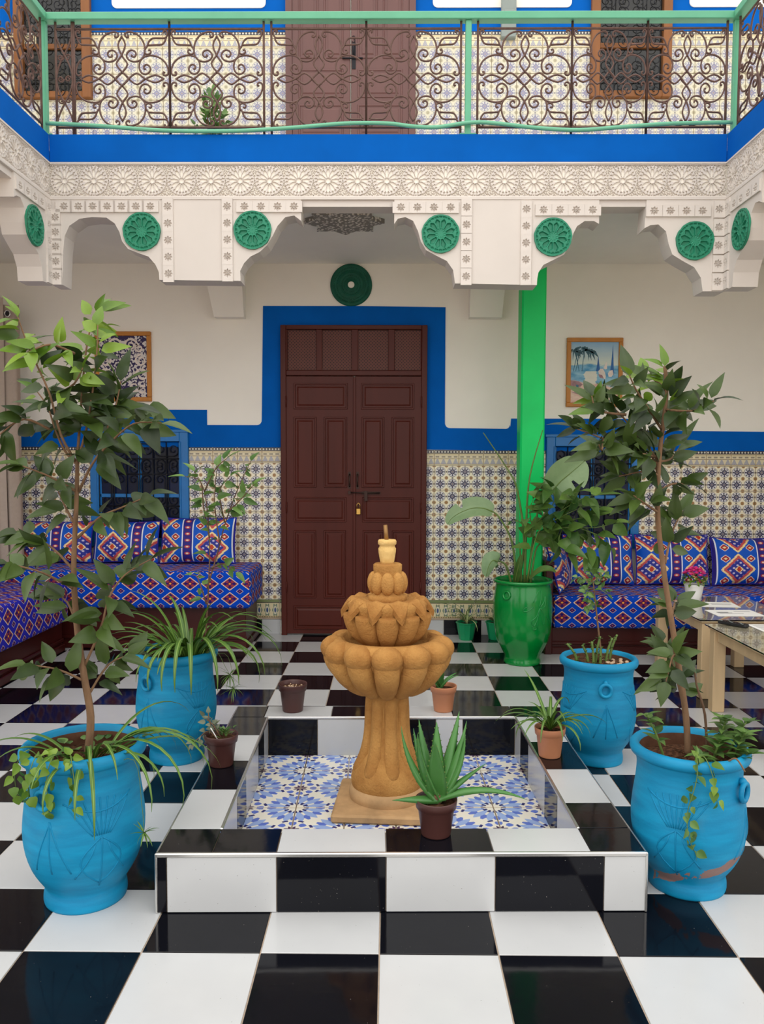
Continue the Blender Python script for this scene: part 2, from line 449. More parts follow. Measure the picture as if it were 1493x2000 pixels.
# ------------------------------------------------------------------ mesh helpers
class MB:
    def __init__(s): s.v = []; s.f = []; s.uv = {}; s.sm = set()
    def quad(s, pts, uv=None):
        i = len(s.v); s.v += [tuple(p) for p in pts]; s.f.append(tuple(range(i, i + len(pts))))
        if uv: s.uv[len(s.f) - 1] = uv
        return s
    def box(s, x0, x1, y0, y1, z0, z1, bev=0.0):
        if bev <= 0:
            i = len(s.v)
            s.v += [(x0, y0, z0), (x1, y0, z0), (x1, y1, z0), (x0, y1, z0), (x0, y0, z1), (x1, y0, z1), (x1, y1, z1), (x0, y1, z1)]
            s.f += [tuple(i + k for k in q) for q in ((0, 3, 2, 1), (4, 5, 6, 7), (0, 1, 5, 4), (1, 2, 6, 5), (2, 3, 7, 6), (3, 0, 4, 7))]
            return s
        b = bev; P = {}
        lo = (x0, y0, z0); hi = (x1, y1, z1)
        for sx in (0, 1):
            for sy in (0, 1):
                for sz in (0, 1):
                    sg = (sx, sy, sz); c = [hi[k] if sg[k] else lo[k] for k in range(3)]
                    for ax in range(3):      # vertex lying on the face normal to ax
                        p = [c[k] if k == ax else (c[k] - b if sg[k] else c[k] + b) for k in range(3)]
                        P[(sg, ax)] = len(s.v); s.v.append(tuple(p))
        def orient(idx, n):
            a, bb, c = (Vector(s.v[idx[k]]) for k in range(3))
            return tuple(idx) if (bb - a).cross(c - a).dot(Vector(n)) > 0 else tuple(reversed(idx))
        for ax in range(3):
            o = [k for k in range(3) if k != ax]
            for d in (0, 1):
                idx = []
                for (p, q) in ((0, 0), (1, 0), (1, 1), (0, 1)):
                    sg = [0, 0, 0]; sg[ax] = d; sg[o[0]] = p; sg[o[1]] = q; idx.append(P[(tuple(sg), ax)])
                n = [0, 0, 0]; n[ax] = 1 if d else -1; s.f.append(orient(idx, n))
        for ax in range(3):                # edges running along ax
            o = [k for k in range(3) if k != ax]
            for p in (0, 1):
                for q in (0, 1):
                    a = [0, 0, 0]; a[o[0]] = p; a[o[1]] = q; e = list(a); e[ax] = 1
                    idx = [P[(tuple(a), o[0])], P[(tuple(e), o[0])], P[(tuple(e), o[1])], P[(tuple(a), o[1])]]
                    n = [0, 0, 0]; n[o[0]] = 1 if p else -1; n[o[1]] = 1 if q else -1; s.f.append(orient(idx, n))
        for sx in (0, 1):
            for sy in (0, 1):
                for sz in (0, 1):
                    sg = (sx, sy, sz); n = [1 if k else -1 for k in sg]
                    s.f.append(orient([P[(sg, k)] for k in range(3)], n))
        return s
    def prism(s, poly, y0, y1):
        """poly: (x,z) outline extruded along y"""
        n = len(poly); i = len(s.v)
        ar = sum(poly[k][0] * poly[(k + 1) % n][1] - poly[(k + 1) % n][0] * poly[k][1] for k in range(n))
        if ar < 0: poly = poly[::-1]
        s.v += [(x, y0, z) for x, z in poly] + [(x, y1, z) for x, z in poly]
        s.f.append(tuple(i + k for k in range(n))); s.f.append(tuple(i + n + k for k in reversed(range(n))))
        for k in range(n):
            l = (k + 1) % n; s.f.append((i + l, i + k, i + n + k, i + n + l))
        return s
    def lathe(s, prof, seg=32, close_top=False, close_bot=False, fn=None):
        """prof: (r,z) list bottom to top; fn(theta,r,z,k)->(r,z)"""
        i = len(s.v); n = len(prof)
        for k, (r, z) in enumerate(prof):
            for a in range(seg):
                t = 2 * PI * a / seg; rr, zz = fn(t, r, z, k) if fn else (r, z)
                s.v.append((rr * math.cos(t), rr * math.sin(t), zz))
        for k in range(n - 1):
            for a in range(seg):
                b = (a + 1) % seg
                s.sm.add(len(s.f)); s.f.append((i + k * seg + a, i + k * seg + b, i + (k + 1) * seg + b, i + (k + 1) * seg + a))
        if close_bot: s.f.append(tuple(i + a for a in reversed(range(seg))))
        if close_top: s.f.append(tuple(i + (n - 1) * seg + a for a in range(seg)))
        return s
    def tube(s, pts, rad, sides=6, caps=True, closed=False):
        pts = [Vector(p) for p in pts]; n = len(pts)
        rads = rad if isinstance(rad, (list, tuple)) else [rad] * n
        if closed: T = [(pts[(k + 1) % n] - pts[k - 1]).normalized() for k in range(n)]
        else: T = [(pts[min(k + 1, n - 1)] - pts[max(k - 1, 0)]).normalized() for k in range(n)]
        up = Vector((0, 0, 1)) if abs(T[0].z) < .9 else Vector((1, 0, 0))
        nrm = T[0].cross(up).normalized(); i = len(s.v)
        for k in range(n):
            nrm = (nrm - T[k] * nrm.dot(T[k]))
            nrm = nrm.normalized() if nrm.length > 1e-6 else T[k].orthogonal().normalized()
            bn = T[k].cross(nrm)
            for a in range(sides):
                t = 2 * PI * a / sides
                s.v.append(tuple(pts[k] + (nrm * math.cos(t) + bn * math.sin(t)) * rads[k]))
        for k in range(n if closed else n - 1):
            l = (k + 1) % n
            for a in range(sides):
                b = (a + 1) % sides
                s.sm.add(len(s.f)); s.f.append((i + k * sides + a, i + k * sides + b, i + l * sides + b, i + l * sides + a))
        if caps and not closed:
            s.f.append(tuple(i + a for a in reversed(range(sides)))); s.f.append(tuple(i + (n - 1) * sides + a for a in range(sides)))
        return s
    def ball(s, c, r, seg=10, rings=6, sq=(1, 1, 1)):
        i = len(s.v)
        for k in range(1, rings):
            p = PI * k / rings
            for a in range(seg):
                t = 2 * PI * a / seg
                s.v.append((c[0] + r * sq[0] * math.sin(p) * math.cos(t), c[1] + r * sq[1] * math.sin(p) * math.sin(t), c[2] - r * sq[2] * math.cos(p)))
        b = len(s.v); s.v += [(c[0], c[1], c[2] - r * sq[2]), (c[0], c[1], c[2] + r * sq[2])]
        for k in range(rings - 2):
            for a in range(seg):
                q = (a + 1) % seg; s.sm.add(len(s.f)); s.f.append((i + k * seg + a, i + k * seg + q, i + (k + 1) * seg + q, i + (k + 1) * seg + a))
        for a in range(seg):
            q = (a + 1) % seg
            s.sm.add(len(s.f)); s.f.append((b, i + q, i + a)); s.sm.add(len(s.f)); s.f.append((b + 1, i + (rings - 2) * seg + a, i + (rings - 2) * seg + q))
        return s
    def grid(s, fn, nu, nv, uvfn=None):
        i = len(s.v)
        for b in range(nv + 1):
            for a in range(nu + 1): s.v.append(tuple(fn(a / nu, b / nv)))
        for b in range(nv):
            for a in range(nu):
                q = (i + b * (nu + 1) + a, i + b * (nu + 1) + a + 1, i + (b + 1) * (nu + 1) + a + 1, i + (b + 1) * (nu + 1) + a)
                s.sm.add(len(s.f)); s.f.append(q)
                s.uv[len(s.f) - 1] = [((a + da) / nu, (b + db) / nv) if not uvfn else uvfn((a + da) / nu, (b + db) / nv) for da, db in ((0, 0), (1, 0), (1, 1), (0, 1))]
        return s
    def xf(s, m):
        s.v = [tuple(m @ Vector(p)) for p in s.v]; return s
    def mesh(s, name, mat, smooth=None, uvauto=None):
        me = bpy.data.meshes.new(name); me.from_pydata(s.v, [], s.f)
        if mat: me.materials.append(M[mat] if isinstance(mat, str) else mat)
        if s.uv or uvauto:
            ul = me.uv_layers.new(name='UVMap')
            for fi, p in enumerate(me.polygons):
                for k, li in enumerate(p.loop_indices):
                    if fi in s.uv: ul.data[li].uv = s.uv[fi][k]
                    elif uvauto:
                        ul.data[li].uv = uvauto(Vector(s.v[me.loops[li].vertex_index]), p.normal)
        if smooth is None:
            for k in s.sm: me.polygons[k].use_smooth = True
        elif smooth:
            for p in me.polygons: p.use_smooth = True
        me.update(); return me
    def obj(s, name, mat, parent=None, smooth=None, uvauto=None):
        return place(name, s.mesh(name, mat, smooth, uvauto), parent)

def place(name, me, parent=None, loc=(0, 0, 0), rot=None, scale=None):
    o = bpy.data.objects.new(name, me); COL.objects.link(o); o.location = loc
    if rot: o.rotation_euler = rot
    if scale: o.scale = scale
    if parent: o.parent = parent
    return o
def thing(name, label, cat, loc=(0, 0, 0), rotz=0.0, group=None):
    o = bpy.data.objects.new(name, None); COL.objects.link(o); o.location = loc; o.rotation_euler = (0, 0, rotz)
    o.empty_display_size = .1
    return tag(o, label, cat, group)
def tag(o, label, cat=None, group=None):
    o['label'] = label
    if cat: o['category'] = cat
    if group: o['group'] = group
    return o
def struct(o, label=None):
    o['kind'] = 'structure'
    if label: o['label'] = label
    return o
def root(name, label=None, loc=(0, 0, 0)):
    o = bpy.data.objects.new(name, None); COL.objects.link(o); o.location = loc; o.empty_display_size = .1
    return struct(o, label)
def smooth_path(pts, n=5, closed=False):
    out = []; m = len(pts); pts = [Vector(p) for p in pts]
    rng = range(m if closed else m - 1)
    for i in rng:
        g = (lambda k: pts[k % m]) if closed else (lambda k: pts[max(0, min(m - 1, k))])
        a, b, c, d = g(i - 1), g(i), g(i + 1), g(i + 2)
        for k in range(n):
            t = k / n
            out.append(.5 * ((2 * b) + (c - a) * t + (2 * a - 5 * b + 4 * c - d) * t * t + (3 * b - a - 3 * c + d) * t ** 3))
    if not closed: out.append(pts[-1])
    return out
def smoothstep(a, b, x):
    t = max(0.0, min(1.0, (x - a) / (b - a))); return t * t * (3 - 2 * t)

# ------------------------------------------------------------------ structure
WY = 6.61                      # back wall
FY = 5.0                       # front of the gallery above
AX = 2.04                      # half width of the open court
XL, XR = -3.2, 3.3
YB = -2.6
T = 0.34; Y0 = 2.238
CE = 3.0
SY = 3.25                       # the side galleries are built from here back

# floor: grout bed plus tiles
fl = struct(MB().box(XL, XR, YB, WY, -.12, -.004).obj('floor', 'grout'), 'black and white checkerboard tiled courtyard floor')
tw = MB().box(0, T - .004, 0, T - .004, -.012, 0, .0012).mesh('tile_white', 'tile_white')
tb = MB().box(0, T - .004, 0, T - .004, -.012, 0, .0012).mesh('tile_black', 'tile_black')
PX0, PX1, PY0, PY1, PH = -.712, .812, 2.452, 3.985, .19       # fountain platform
rest = {0: MB(), 1: MB()}
random.seed(3)
cnt = 0
for j in range(-15, 14):
    for i in range(-10, 10):
        x, y = i * T, Y0 + j * T
        x0, x1, y0, y1 = max(x, XL), min(x + T - .004, XR), max(y, YB), min(y + T - .004, WY)
        if x1 - x0 < .02 or y1 - y0 < .02: continue
        if x > PX0 and x + T < PX1 and y > PY0 + .05 and y + T < PY1 - .05: continue
        blk = (i + j) % 2 == 0
        whole = (x1 - x0 > T - .01 and y1 - y0 > T - .01)
        vis = y1 > 1.85 and abs((x0 + x1) / 2) < .5 * y1 + .45
        if not vis:
            rest[blk].box(x0, x1, y0, y1, -.012, 0); continue
        cnt += 1
        if whole: me = tb if blk else tw; o = place('tile', me, fl, (x, y, random.uniform(-.0006, .0003)))
        else: o = MB().box(x0, x1, y0, y1, -.012, 0, .0012).obj('tile', 'tile_black' if blk else 'tile_white', fl)
for b, nm in ((1, 'tile_black'), (0, 'tile_white')):
    o = rest[b].obj('distant_tile', nm, fl); o['kind'] = 'stuff'

# lower walls
wback = struct(MB().box(XL, XR, WY, WY + .2, -.1, CE + .3).obj('wall_back', 'plaster'), 'white plaster back wall with blue bands and patterned tile')
struct(MB().box(XL - .2, XL, SY, WY + .2, -.1, CE + .3).obj('wall_left', 'plaster'))
struct(MB().box(XR, XR + .2, SY, WY + .2, -.1, CE + .3).obj('wall_right', 'plaster'))
struct(MB().box(-14, 14, -24, YB, -.12, -.01).box(-14, XL - .2, YB, 16, -.12, -.01).box(XR + .2, 14, YB, 16, -.12, -.01).obj('floor_added', 'concrete'), 'added unseen ground around the courtyard, blocking sky light from below')  # outer ground added out of view, keeps sky light from below off the walls
# gallery slabs (ceiling of the lower arcade = floor of the upper gallery)
cl = root('ceiling', 'white plaster gallery ceiling')
MB().box(XL, XR, FY + .01, WY, CE, CE + .28).obj('gallery_ceiling', 'plaster', cl)
MB().box(XL, -AX - .01, SY, FY + .01, CE, CE + .28).obj('gallery_ceiling', 'plaster', cl)
MB().box(AX + .01, XR, SY, FY + .01, CE, CE + .28).obj('gallery_ceiling', 'plaster', cl)
# upper walls
UT = 6.0
wup = struct(MB().box(XL, XR, WY, WY + .2, CE + .3, UT).obj('wall_upper_back', 'plaster'), 'upper gallery wall with patterned tile and blue band')
struct(MB().box(XL - .2, XL, SY, WY + .2, CE + .3, 5.3).obj('wall_upper_left', 'plaster'))
struct(MB().box(XR, XR + .2, SY, WY + .2, CE + .3, 5.3).obj('wall_upper_right', 'plaster'))

# blue painted bands on the back wall: one flat painted coat with stepped outline
def band(name, poly, parent, y=WY, th=.006, mat='blue_paint'):
    return MB().prism(poly, y - th, y + .002).obj(name, mat, parent)
DX0, DX1, DZ = -.855, .322, 2.505
def rnd_corner(cx, cz, r, a0, a1, n=5):
    return [(cx + r * math.cos(math.radians(a0 + (a1 - a0) * k / n)), cz + r * math.sin(math.radians(a0 + (a1 - a0) * k / n))) for k in range(n + 1)]
band('blue_band', [(XL, 1.53), (DX0, 1.53), (DX0, DZ), (-.2, DZ), (-.2, 2.664), (-1.0, 2.664)] + rnd_corner(-1.055, 1.75, .04, 0, -90) + [(-1.46, 1.71), (-1.46, 1.832), (-2.45, 1.832), (-2.45, 1.705), (XL, 1.705)], wback)
band('blue_band', [(DX1, 1.515), (XR, 1.49), (XR, 1.665), (2.0, 1.675), (2.0, 1.768), (1.005, 1.768), (1.0, 1.70)] + rnd_corner(.965, 1.715, .03, 0, -90, 3) + rnd_corner(.51, 1.73, .04, -90, -180) + [(.468, 2.656), (-.2, 2.664), (-.2, DZ), (DX1, DZ)], wback)

# glazed wall tiles, each its own piece
TS = .2
def face_tile(name, w, h, mat, th=.008, u=(0, 1), v=(0, 1)):
    m = MB().box(0, w, -th, 0, 0, h, .0015)
    def uvf(p, n): return (u[0] + (u[1] - u[0]) * p.x / w, v[0] + (v[1] - v[0]) * p.z / h)
    return m.mesh(name, mat, uvauto=uvf)
cache = {}
def put_tile(parent, x0, x1, z0, z1, gx0, gz0, w, h, mat, y=WY):
    """a (possibly cut) tile of the grid cell at gx0,gz0"""
    if x1 - x0 < .012 or z1 - z0 < .012: return
    g = .0012
    key = (round(x1 - x0, 3), round(z1 - z0, 3), round(x0 - gx0, 3), round(z0 - gz0, 3), mat)
    if key not in cache:
        cache[key] = face_tile('wall_tile', x1 - x0 - 2 * g, z1 - z0 - 2 * g, mat, u=((x0 - gx0) / w, (x1 - gx0) / w), v=((z0 - gz0) / h, (z1 - gz0) / h))
    place('wall_tile', cache[key], parent, (x0 + g, y, z0 + g))
def tile_span(parent, xa, xb, za, zb, mat, ox=0.0, oz=0.0, w=TS, h=TS, y=WY, skip=None):
    i0 = math.floor((xa - ox) / w); 
    while ox + i0 * w < xb - 1e-4:
        gx = ox + i0 * w; x0, x1 = max(xa, gx), min(xb, gx + w)
        j = math.floor((za - oz) / h)
        while oz + j * h < zb - 1e-4:
            gz = oz + j * h; z0, z1 = max(za, gz), min(zb, gz + h)
            if not (skip and skip(x0, x1, z0, z1)): put_tile(parent, x0, x1, z0, z1, gx, gz, w, h, mat, y)
            j += 1
        i0 += 1
WIN = [(-2.41, -1.61, .72, 1.66), (1.29, 2.045, .72, 1.63)]
spans = [(-3.2, WIN[0][0]), (WIN[0][1], DX0), (DX1, WIN[1][0]), (WIN[1][1], 3.3)]
for k, (a, b) in enumerate(spans):
    top = 1.53 if k < 2 else 1.512
    tile_span(wback, a, b, top - .125, top, 'border_top', ox=.385, oz=top - .125, h=.125)
    tile_span(wback, a, b, .46 if k in (0, 3) else .285, top - .125, 'zellige', ox=.385, oz=.285 - .2 * 0 + (top - .125 - .285) % .2)
# below the windows, behind cushions, and the low border with skirting tiles
for k, (a, b) in enumerate(((-1.25, DX0), (DX1, 1.17))):
    tile_span(wback, a, b, .135, .285, 'border_low', ox=.322, oz=.135, h=.15)
MB().box(-1.25, DX0, WY - .012, WY, .122, .135, .003).obj('tile_lip', 'grout', wback)
MB().box(DX1, 1.17, WY - .012, WY, .122, .135, .003).obj('tile_lip', 'grout', wback)
for (a, b, m) in ((-1.25, -1.023, 'tile_black'), (-1.02, -.872, 'tile_white'), (DX1 + .02, .47, 'tile_white'), (.474, .78, 'tile_black'), (.784, 1.12, 'tile_white')):
    MB().box(a, b, WY - .01, WY, 0, .12, .0015).obj('skirting_tile', m, wback)
# upper wall tile, painted band and raised white panels
UD = (-.807, .216)
UW = [(-2.95, -2.345), (1.591, 2.22)]
for (a, b) in ((XL, UD[0]), (UD[1], XR)):
    def sk(x0, x1, z0, z1): 
        return any(x0 >= w0 - .001 and x1 <= w1 + .001 and z0 >= 4.28 for w0, w1 in UW)
    tile_span(wup, a, b, 4.675, 4.80, 'border_top', ox=.016, oz=4.675, h=.125, skip=sk)
    segs = [(a, b)]
    for w0, w1 in UW:
        segs = [q for s0, s1 in segs for q in (((s0, w0), (w0, w1), (w1, s1)) if s0 < w0 and w1 < s1 else ((s0, s1),))]
    for s0, s1 in segs:
        inw = any(abs(s0 - w0) < 1e-6 for w0, w1 in UW)
        tile_span(wup, s0, s1, 3.45, 4.275 if inw else 4.675, 'zellige_pale', ox=.016, oz=3.475 - .2)
for (a, b) in ((XL, UW[0][0]), (UW[0][1], UD[0]), (UD[1], UW[1][0]), (UW[1][1], XR)):
    MB().box(a, b, WY - .006, WY, 4.80, 5.7).obj('blue_band', 'blue_paint', wup)
def rrect(x0, x1, z0, z1, r):
    return rnd_corner(x0 + r, z0 + r, r, 180, 270) + rnd_corner(x1 - r, z0 + r, r, 270, 360) + rnd_corner(x1 - r, z1 - r, r, 0, 90) + rnd_corner(x0 + r, z1 - r, r, 90, 180)
for (a, b) in ((-2.18, -.965), (.35, 1.44), (2.36, 3.2)):
    MB().prism(rrect(a, b, 4.978, 5.6, .04), WY - .014, WY - .004).obj('white_panel', 'plaster', wup)

# ---- carved frieze around the court
FH = .205
def frieze_mesh(w, h):
    R = w * .5 * .985
    def hgt(x, y):
        r = math.hypot(x, y) / R; t = math.atan2(y, x); c = 0.0
        c = max(c, 1 - smoothstep(.13, .17, r))
        k = t * 12 / (2 * PI); a = abs(k - round(k)) * 2 * PI / 12 * r
        wd = .022 + .085 * max(0, math.sin(max(0, min(1, (r - .2) / .55)) * PI * .78)) if .2 < r < .76 else 0
        if .2 < r < .76: c = max(c, (1 - smoothstep(wd * .7, wd, a)) * smoothstep(.2, .25, r) * (1 - smoothstep(.70, .76, r)))
        if .76 < r < .93:
            k2 = t * 24 / (2 * PI) + .5; a2 = abs(k2 - round(k2)) * 2 * PI / 24 * r
            c = max(c, .8 * (1 - smoothstep(.04, .065, a2 + abs(r - .84) * .55)))
        if r > 1.0 or r > .93:
            q = math.sin(x * 230 + math.sin(y * 160)) * math.sin(y * 215 + math.cos(x * 170))
            c = max(c, smoothstep(.12, .3, abs(q)) * smoothstep(.97, 1.03, r) * .9)
        e = h / 2 - abs(y)
        c *= smoothstep(.012, .016, e)
        if .0125 < e < .019 and r > .98: c = max(c, .0)
        return c
    nu, nv = 64, 74
    return MB().grid(lambda a, b: ((a - .5) * w, .026 * hgt((a - .5) * w, (b - .5) * h), (b - .5) * h), nu, nv).mesh('frieze_panel', 'stucco', smooth=False)
def frieze(name, n, x0, x1, mat_xf, label):
    t = root(name, label); t.matrix_world = mat_xf
    w = (x1 - x0) / n
    me = frieze_cache.get(round(w, 4)) or frieze_mesh(w, FH); frieze_cache[round(w, 4)] = me
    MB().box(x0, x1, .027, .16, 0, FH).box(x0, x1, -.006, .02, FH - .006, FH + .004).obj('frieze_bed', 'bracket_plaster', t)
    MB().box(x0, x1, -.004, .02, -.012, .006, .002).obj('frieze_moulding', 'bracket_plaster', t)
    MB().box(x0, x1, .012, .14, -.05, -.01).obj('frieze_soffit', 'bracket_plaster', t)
    for k in range(n): place('frieze_panel', me, t, (x0 + (k + .5) * w, 0, FH / 2))
    # blue kerb on top
    MB().box(x0, x1, -.002, .22, FH + .004, .375, .004).obj('blue_kerb', 'blue_paint', t)
frieze_cache = {}
frieze('trim_1', 23, -AX, AX, Matrix.Translation((0, FY, CE)), 'carved white plaster frieze of rosettes under blue kerb, facing')
frieze('trim_2', 10, 0, 1.775, Matrix.Translation((-AX, FY - 1.775, CE)) @ Matrix.Rotation(PI / 2, 4, 'Z'), 'carved white plaster frieze of rosettes on the left side')
frieze('trim_3', 10, 0, 1.775, Matrix.Translation((AX, FY, CE)) @ Matrix.Rotation(-PI / 2, 4, 'Z'), 'carved white plaster frieze of rosettes on the right side')

# ---- scalloped brackets hanging below the frieze
def medallion_mesh(R):
    def hgt(r, t):
        c = 0.0
        if r < .24: return .25 + .1 * math.cos(12 * t) * (r > .15)
        k = t * 12 / (2 * PI); d = k - math.floor(k) - .5
        rib = abs(d) * 2 * PI / 12 * r
        half = PI / 12 * r
        wall = .045
        cell = half - rib                       # distance from the spoke
        if .24 < r < .78:
            c = smoothstep(wall * .5, wall, cell) * (1 - smoothstep(.72 - 1.1 * rib, .78 - 1.1 * rib, r)) * smoothstep(.26, .32, r)
        if .72 < r < .92:
            c = max(c, .6 * smoothstep(.02, .05, abs(rib - .12)) * smoothstep(.8, .83, r) * (1 - smoothstep(.88, .91, r)))
        return c
    m = MB(); nr, na = 26, 144
    m.grid(lambda a, b: ((.02 + .98 * b) * R * (1 + .012 * math.sin(7 * 2 * PI * a) + .008 * math.sin(17 * 2 * PI * a + 1)) * math.cos(2 * PI * a), -.014 + .012 * hgt(b, 2 * PI * a), (.02 + .98 * b) * R * math.sin(2 * PI * a)), na, nr)
    m.lathe([(.021 * R, 0), (.0001, 0)], 24)
    for k in range(len(m.v) - 48, len(m.v)): x, y, z = m.v[k]; m.v[k] = (x, -.012 + .0025, y)
    i = len(m.v)                                 # rim going back into the plaster
    for a in range(na):
        t = 2 * PI * a / na; rr = R * (1 + .012 * math.sin(7 * t) + .008 * math.sin(17 * t + 1))
        m.v += [(rr * math.cos(t), -.012, rr * math.sin(t)), (rr * math.cos(t), .001, rr * math.sin(t))]
    for a in range(na):
        b = (a + 1) % na; m.f.append((i + 2 * b, i + 2 * a, i + 2 * a + 1, i + 2 * b + 1))
    return m.mesh('medallion', 'medallion_green', smooth=False)
def flower_mesh(w, pw, ph):
    def hgt(x, y):
        r = math.hypot(x, y) / (w * .5); t = math.atan2(y, x)
        c = 1 - smoothstep(.12, .18, r)
        k = t * 8 / (2 * PI); a = abs(k - round(k)) * 2 * PI / 8 * r
        if .26 < r < .92:
            wd = .2 * math.sin((r - .26) / .66 * PI) ** .7
            c = max(c, 1 - smoothstep(wd * .75, wd, a))
        return c
    return MB().grid(lambda a, b: ((a - .5) * pw, .0105 * hgt((a - .5) * pw, (b - .5) * ph), (b - .5) * ph), 26, 26).box(-pw / 2, -pw / 2 + .0008, 0, .014, -ph / 2, ph / 2).box(pw / 2 - .0008, pw / 2, 0, .014, -ph / 2, ph / 2).box(-pw / 2, pw / 2, 0, .014, -ph / 2, -ph / 2 + .0008).box(-pw / 2, pw / 2, 0, .014, ph / 2 - .0008, ph / 2).mesh('carved_flower', 'stucco', smooth=False)
medal = medallion_mesh(.114); flow = flower_mesh(.054, .066, .1005); flow_h = flower_mesh(.054, .1, .066)
TH = .15
def strip(parent, x0, x1, z0, z1, y=-.002):
    MB().box(x0, x1, y, .004, z0, z1, .001).obj('carved_strip', 'stucco', parent)
def flowers(parent, pts):
    for (x, z, h) in pts: place('carved_flower', flow_h if h else flow, parent, (x, -.0108, z))
def bracket(name, poly, meds, strips, fls, mat_xf, label):
    b = root(name, label); b.matrix_world = mat_xf
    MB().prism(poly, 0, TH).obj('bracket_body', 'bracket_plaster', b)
    for (x, z) in meds: place('medallion', medal, b, (x, 0, z))
    flowers(b, fls)
TZ = CE - .01
left_poly = [(-2.045, TZ), (-2.045, 2.483), (-1.978, 2.483), (-1.967, 2.68), (-1.956, 2.772), (-1.927, 2.833), (-1.864, 2.875), (-1.786, 2.886), (-1.70, 2.882), (-1.65, 2.848), (-1.622, 2.796), (-1.607, 2.741), (-1.571, 2.695), (-1.509, 2.671), (-1.447, 2.65), (-1.407, 2.604), (-1.385, 2.558), (-1.383, 2.51),
             (-.887, 2.505), (-.89, 2.564), (-.865, 2.612), (-.827, 2.650), (-.77, 2.678), (-.724, 2.72), (-.692, 2.772), (-.661, 2.833), (-.614, 2.885), (-.56, 2.895), (-.518, 2.863), (-.518, TZ)]
xs = lambda a, b, n: [a + (b - a) * k / (n - 1) for k in range(n)]
fl_l = [(-1.325, z, 0) for z in xs(2.945, 2.545, 5)] + [(x, 2.945, 1) for x in xs(-1.955, -1.43, 7)] + [(-.965, z, 0) for z in xs(2.945, 2.55, 5)] + [(x, 2.945, 1) for x in xs(-.86, -.56, 4)] + [(-2.01, z, 0) for z in xs(2.88, 2.53, 5)]
I4 = Matrix.Translation((0, FY, 0))
bracket('trim_4', left_poly, [(-1.484, 2.797), (-.812, 2.806)], [(-1.357, -1.293, 2.515, 2.98), (-.997, -.933, 2.515, 2.98)], fl_l, I4, 'white scalloped plaster bracket with two green medallions, left of centre')
right_poly = [(.046, TZ), (.046, 2.846), (.067, 2.876), (.113, 2.886), (.16, 2.863), (.19, 2.802), (.208, 2.74), (.239, 2.69), (.302, 2.656), (.365, 2.625), (.404, 2.571), (.416, 2.491), (.912, 2.482), (.914, 2.52), (.92, 2.556), (.95, 2.602), (1.012, 2.633), (1.074, 2.664), (1.112, 2.725), (1.127, 2.787), (1.149, 2.832), (1.195, 2.863), (1.25, 2.863), (1.281, 2.846), (1.281, TZ)]
fl_r = [(.482, z, 0) for z in xs(2.94, 2.53, 5)] + [(x, 2.94, 1) for x in xs(.085, .385, 4)] + [(.842, z, 0) for z in xs(2.93, 2.53, 5)] + [(x, 2.925, 1) for x in xs(.945, 1.24, 4)]
bracket('trim_5', right_poly, [(.326, 2.784), (1.004, 2.766)], [(.45, .514, 2.50, 2.98), (.81, .874, 2.50, 2.98)], fl_r, I4, 'white scalloped plaster bracket with two green medallions, above the green pillar')
cor = [(1.565, TZ), (1.555, 2.82), (1.59, 2.838), (1.638, 2.843), (1.685, 2.802), (1.703, 2.726), (1.727, 2.664), (1.79, 2.626), (1.861, 2.588), (1.902, 2.526), (1.915, 2.445), (2.045, 2.445), (2.045, TZ)]
fl_c = [(2.0, z, 0) for z in xs(2.93, 2.5, 5)] + [(x, 2.92, 1) for x in xs(1.61, 1.9, 4)]
bracket('trim_6', cor, [(1.858, 2.744)], [(1.968, 2.03, 2.46, 2.97)], fl_c, I4, 'white corner bracket with one green medallion, at right')
# brackets on the side runs share the corner outline
side = [(AX - x, z) for x, z in cor]
mL = Matrix.Translation((-AX, FY, 0)) @ Matrix.Rotation(PI / 2, 4, 'Z') @ Matrix.Translation((0, 0, 0))
sideL = [(-(AX - x), z + .03) if z < TZ else (-(AX - x), z) for x, z in cor]
bracket('trim_7', sideL, [(-(AX - 1.80), 2.765)], [(-.072, -.01, 2.49, 2.97)], [(-.04, z, 0) for z in xs(2.93, 2.53, 5)] + [(-x, 2.93, 1) for x in xs(.14, .42, 4)], mL, 'white bracket with green medallion on the left side run')
mR = Matrix.Translation((AX, FY, 0)) @ Matrix.Rotation(-PI / 2, 4, 'Z')
bracket('trim_8', side, [(AX - 1.80, 2.745)], [(.01, .072, 2.46, 2.97)], [(.04, z, 0) for z in xs(2.93, 2.5, 5)] + [(x, 2.92, 1) for x in xs(.14, .42, 4)], mR, 'white bracket with green medallion on the right side run')
# corbels on the back wall
for k, (x0, x1, a, b) in enumerate(((-1.375, -1.137, -.07, 0.0), (.652, .908, 0.0, .025))):
    m = MB(); y0 = WY - .14
    v = [(x0 + a, y0 - .1, CE), (x1 + b, y0 - .1, CE), (x1 + b, WY, CE), (x0 + a, WY, CE), (x0, y0 + .04, 2.56), (x1, y0 + .04, 2.56), (x1, WY, 2.56), (x0, WY, 2.56)]
    m.v = v; m.f = [(0, 1, 2, 3), (4, 7, 6, 5), (0, 4, 5, 1), (1, 5, 6, 2), (2, 6, 7, 3), (3, 7, 4, 0)]
    struct(m.obj('trim_%d' % (9 + k), 'plaster'), 'plain white tapering corbel under the gallery ceiling')
# ceiling star
pts = []
for k in range(16):
    r = 1.0 if k % 2 == 0 else .72
    pts.append((r * math.cos(PI * k / 8 + PI / 8 * 0), r * math.sin(PI * k / 8)))
st = MB().prism([(x * .27, z * .27) for x, z in pts], 0, .03).xf(Matrix.Translation((-.285, 5.42, CE - .03)) @ Matrix.Rotation(PI / 2, 4, 'X') @ Matrix.Rotation(0, 4, 'Y'))
st.obj('trim_11', 'star_relief')
struct(bpy.data.objects['trim_11'], 'carved grey eight pointed star rosette on the ceiling')
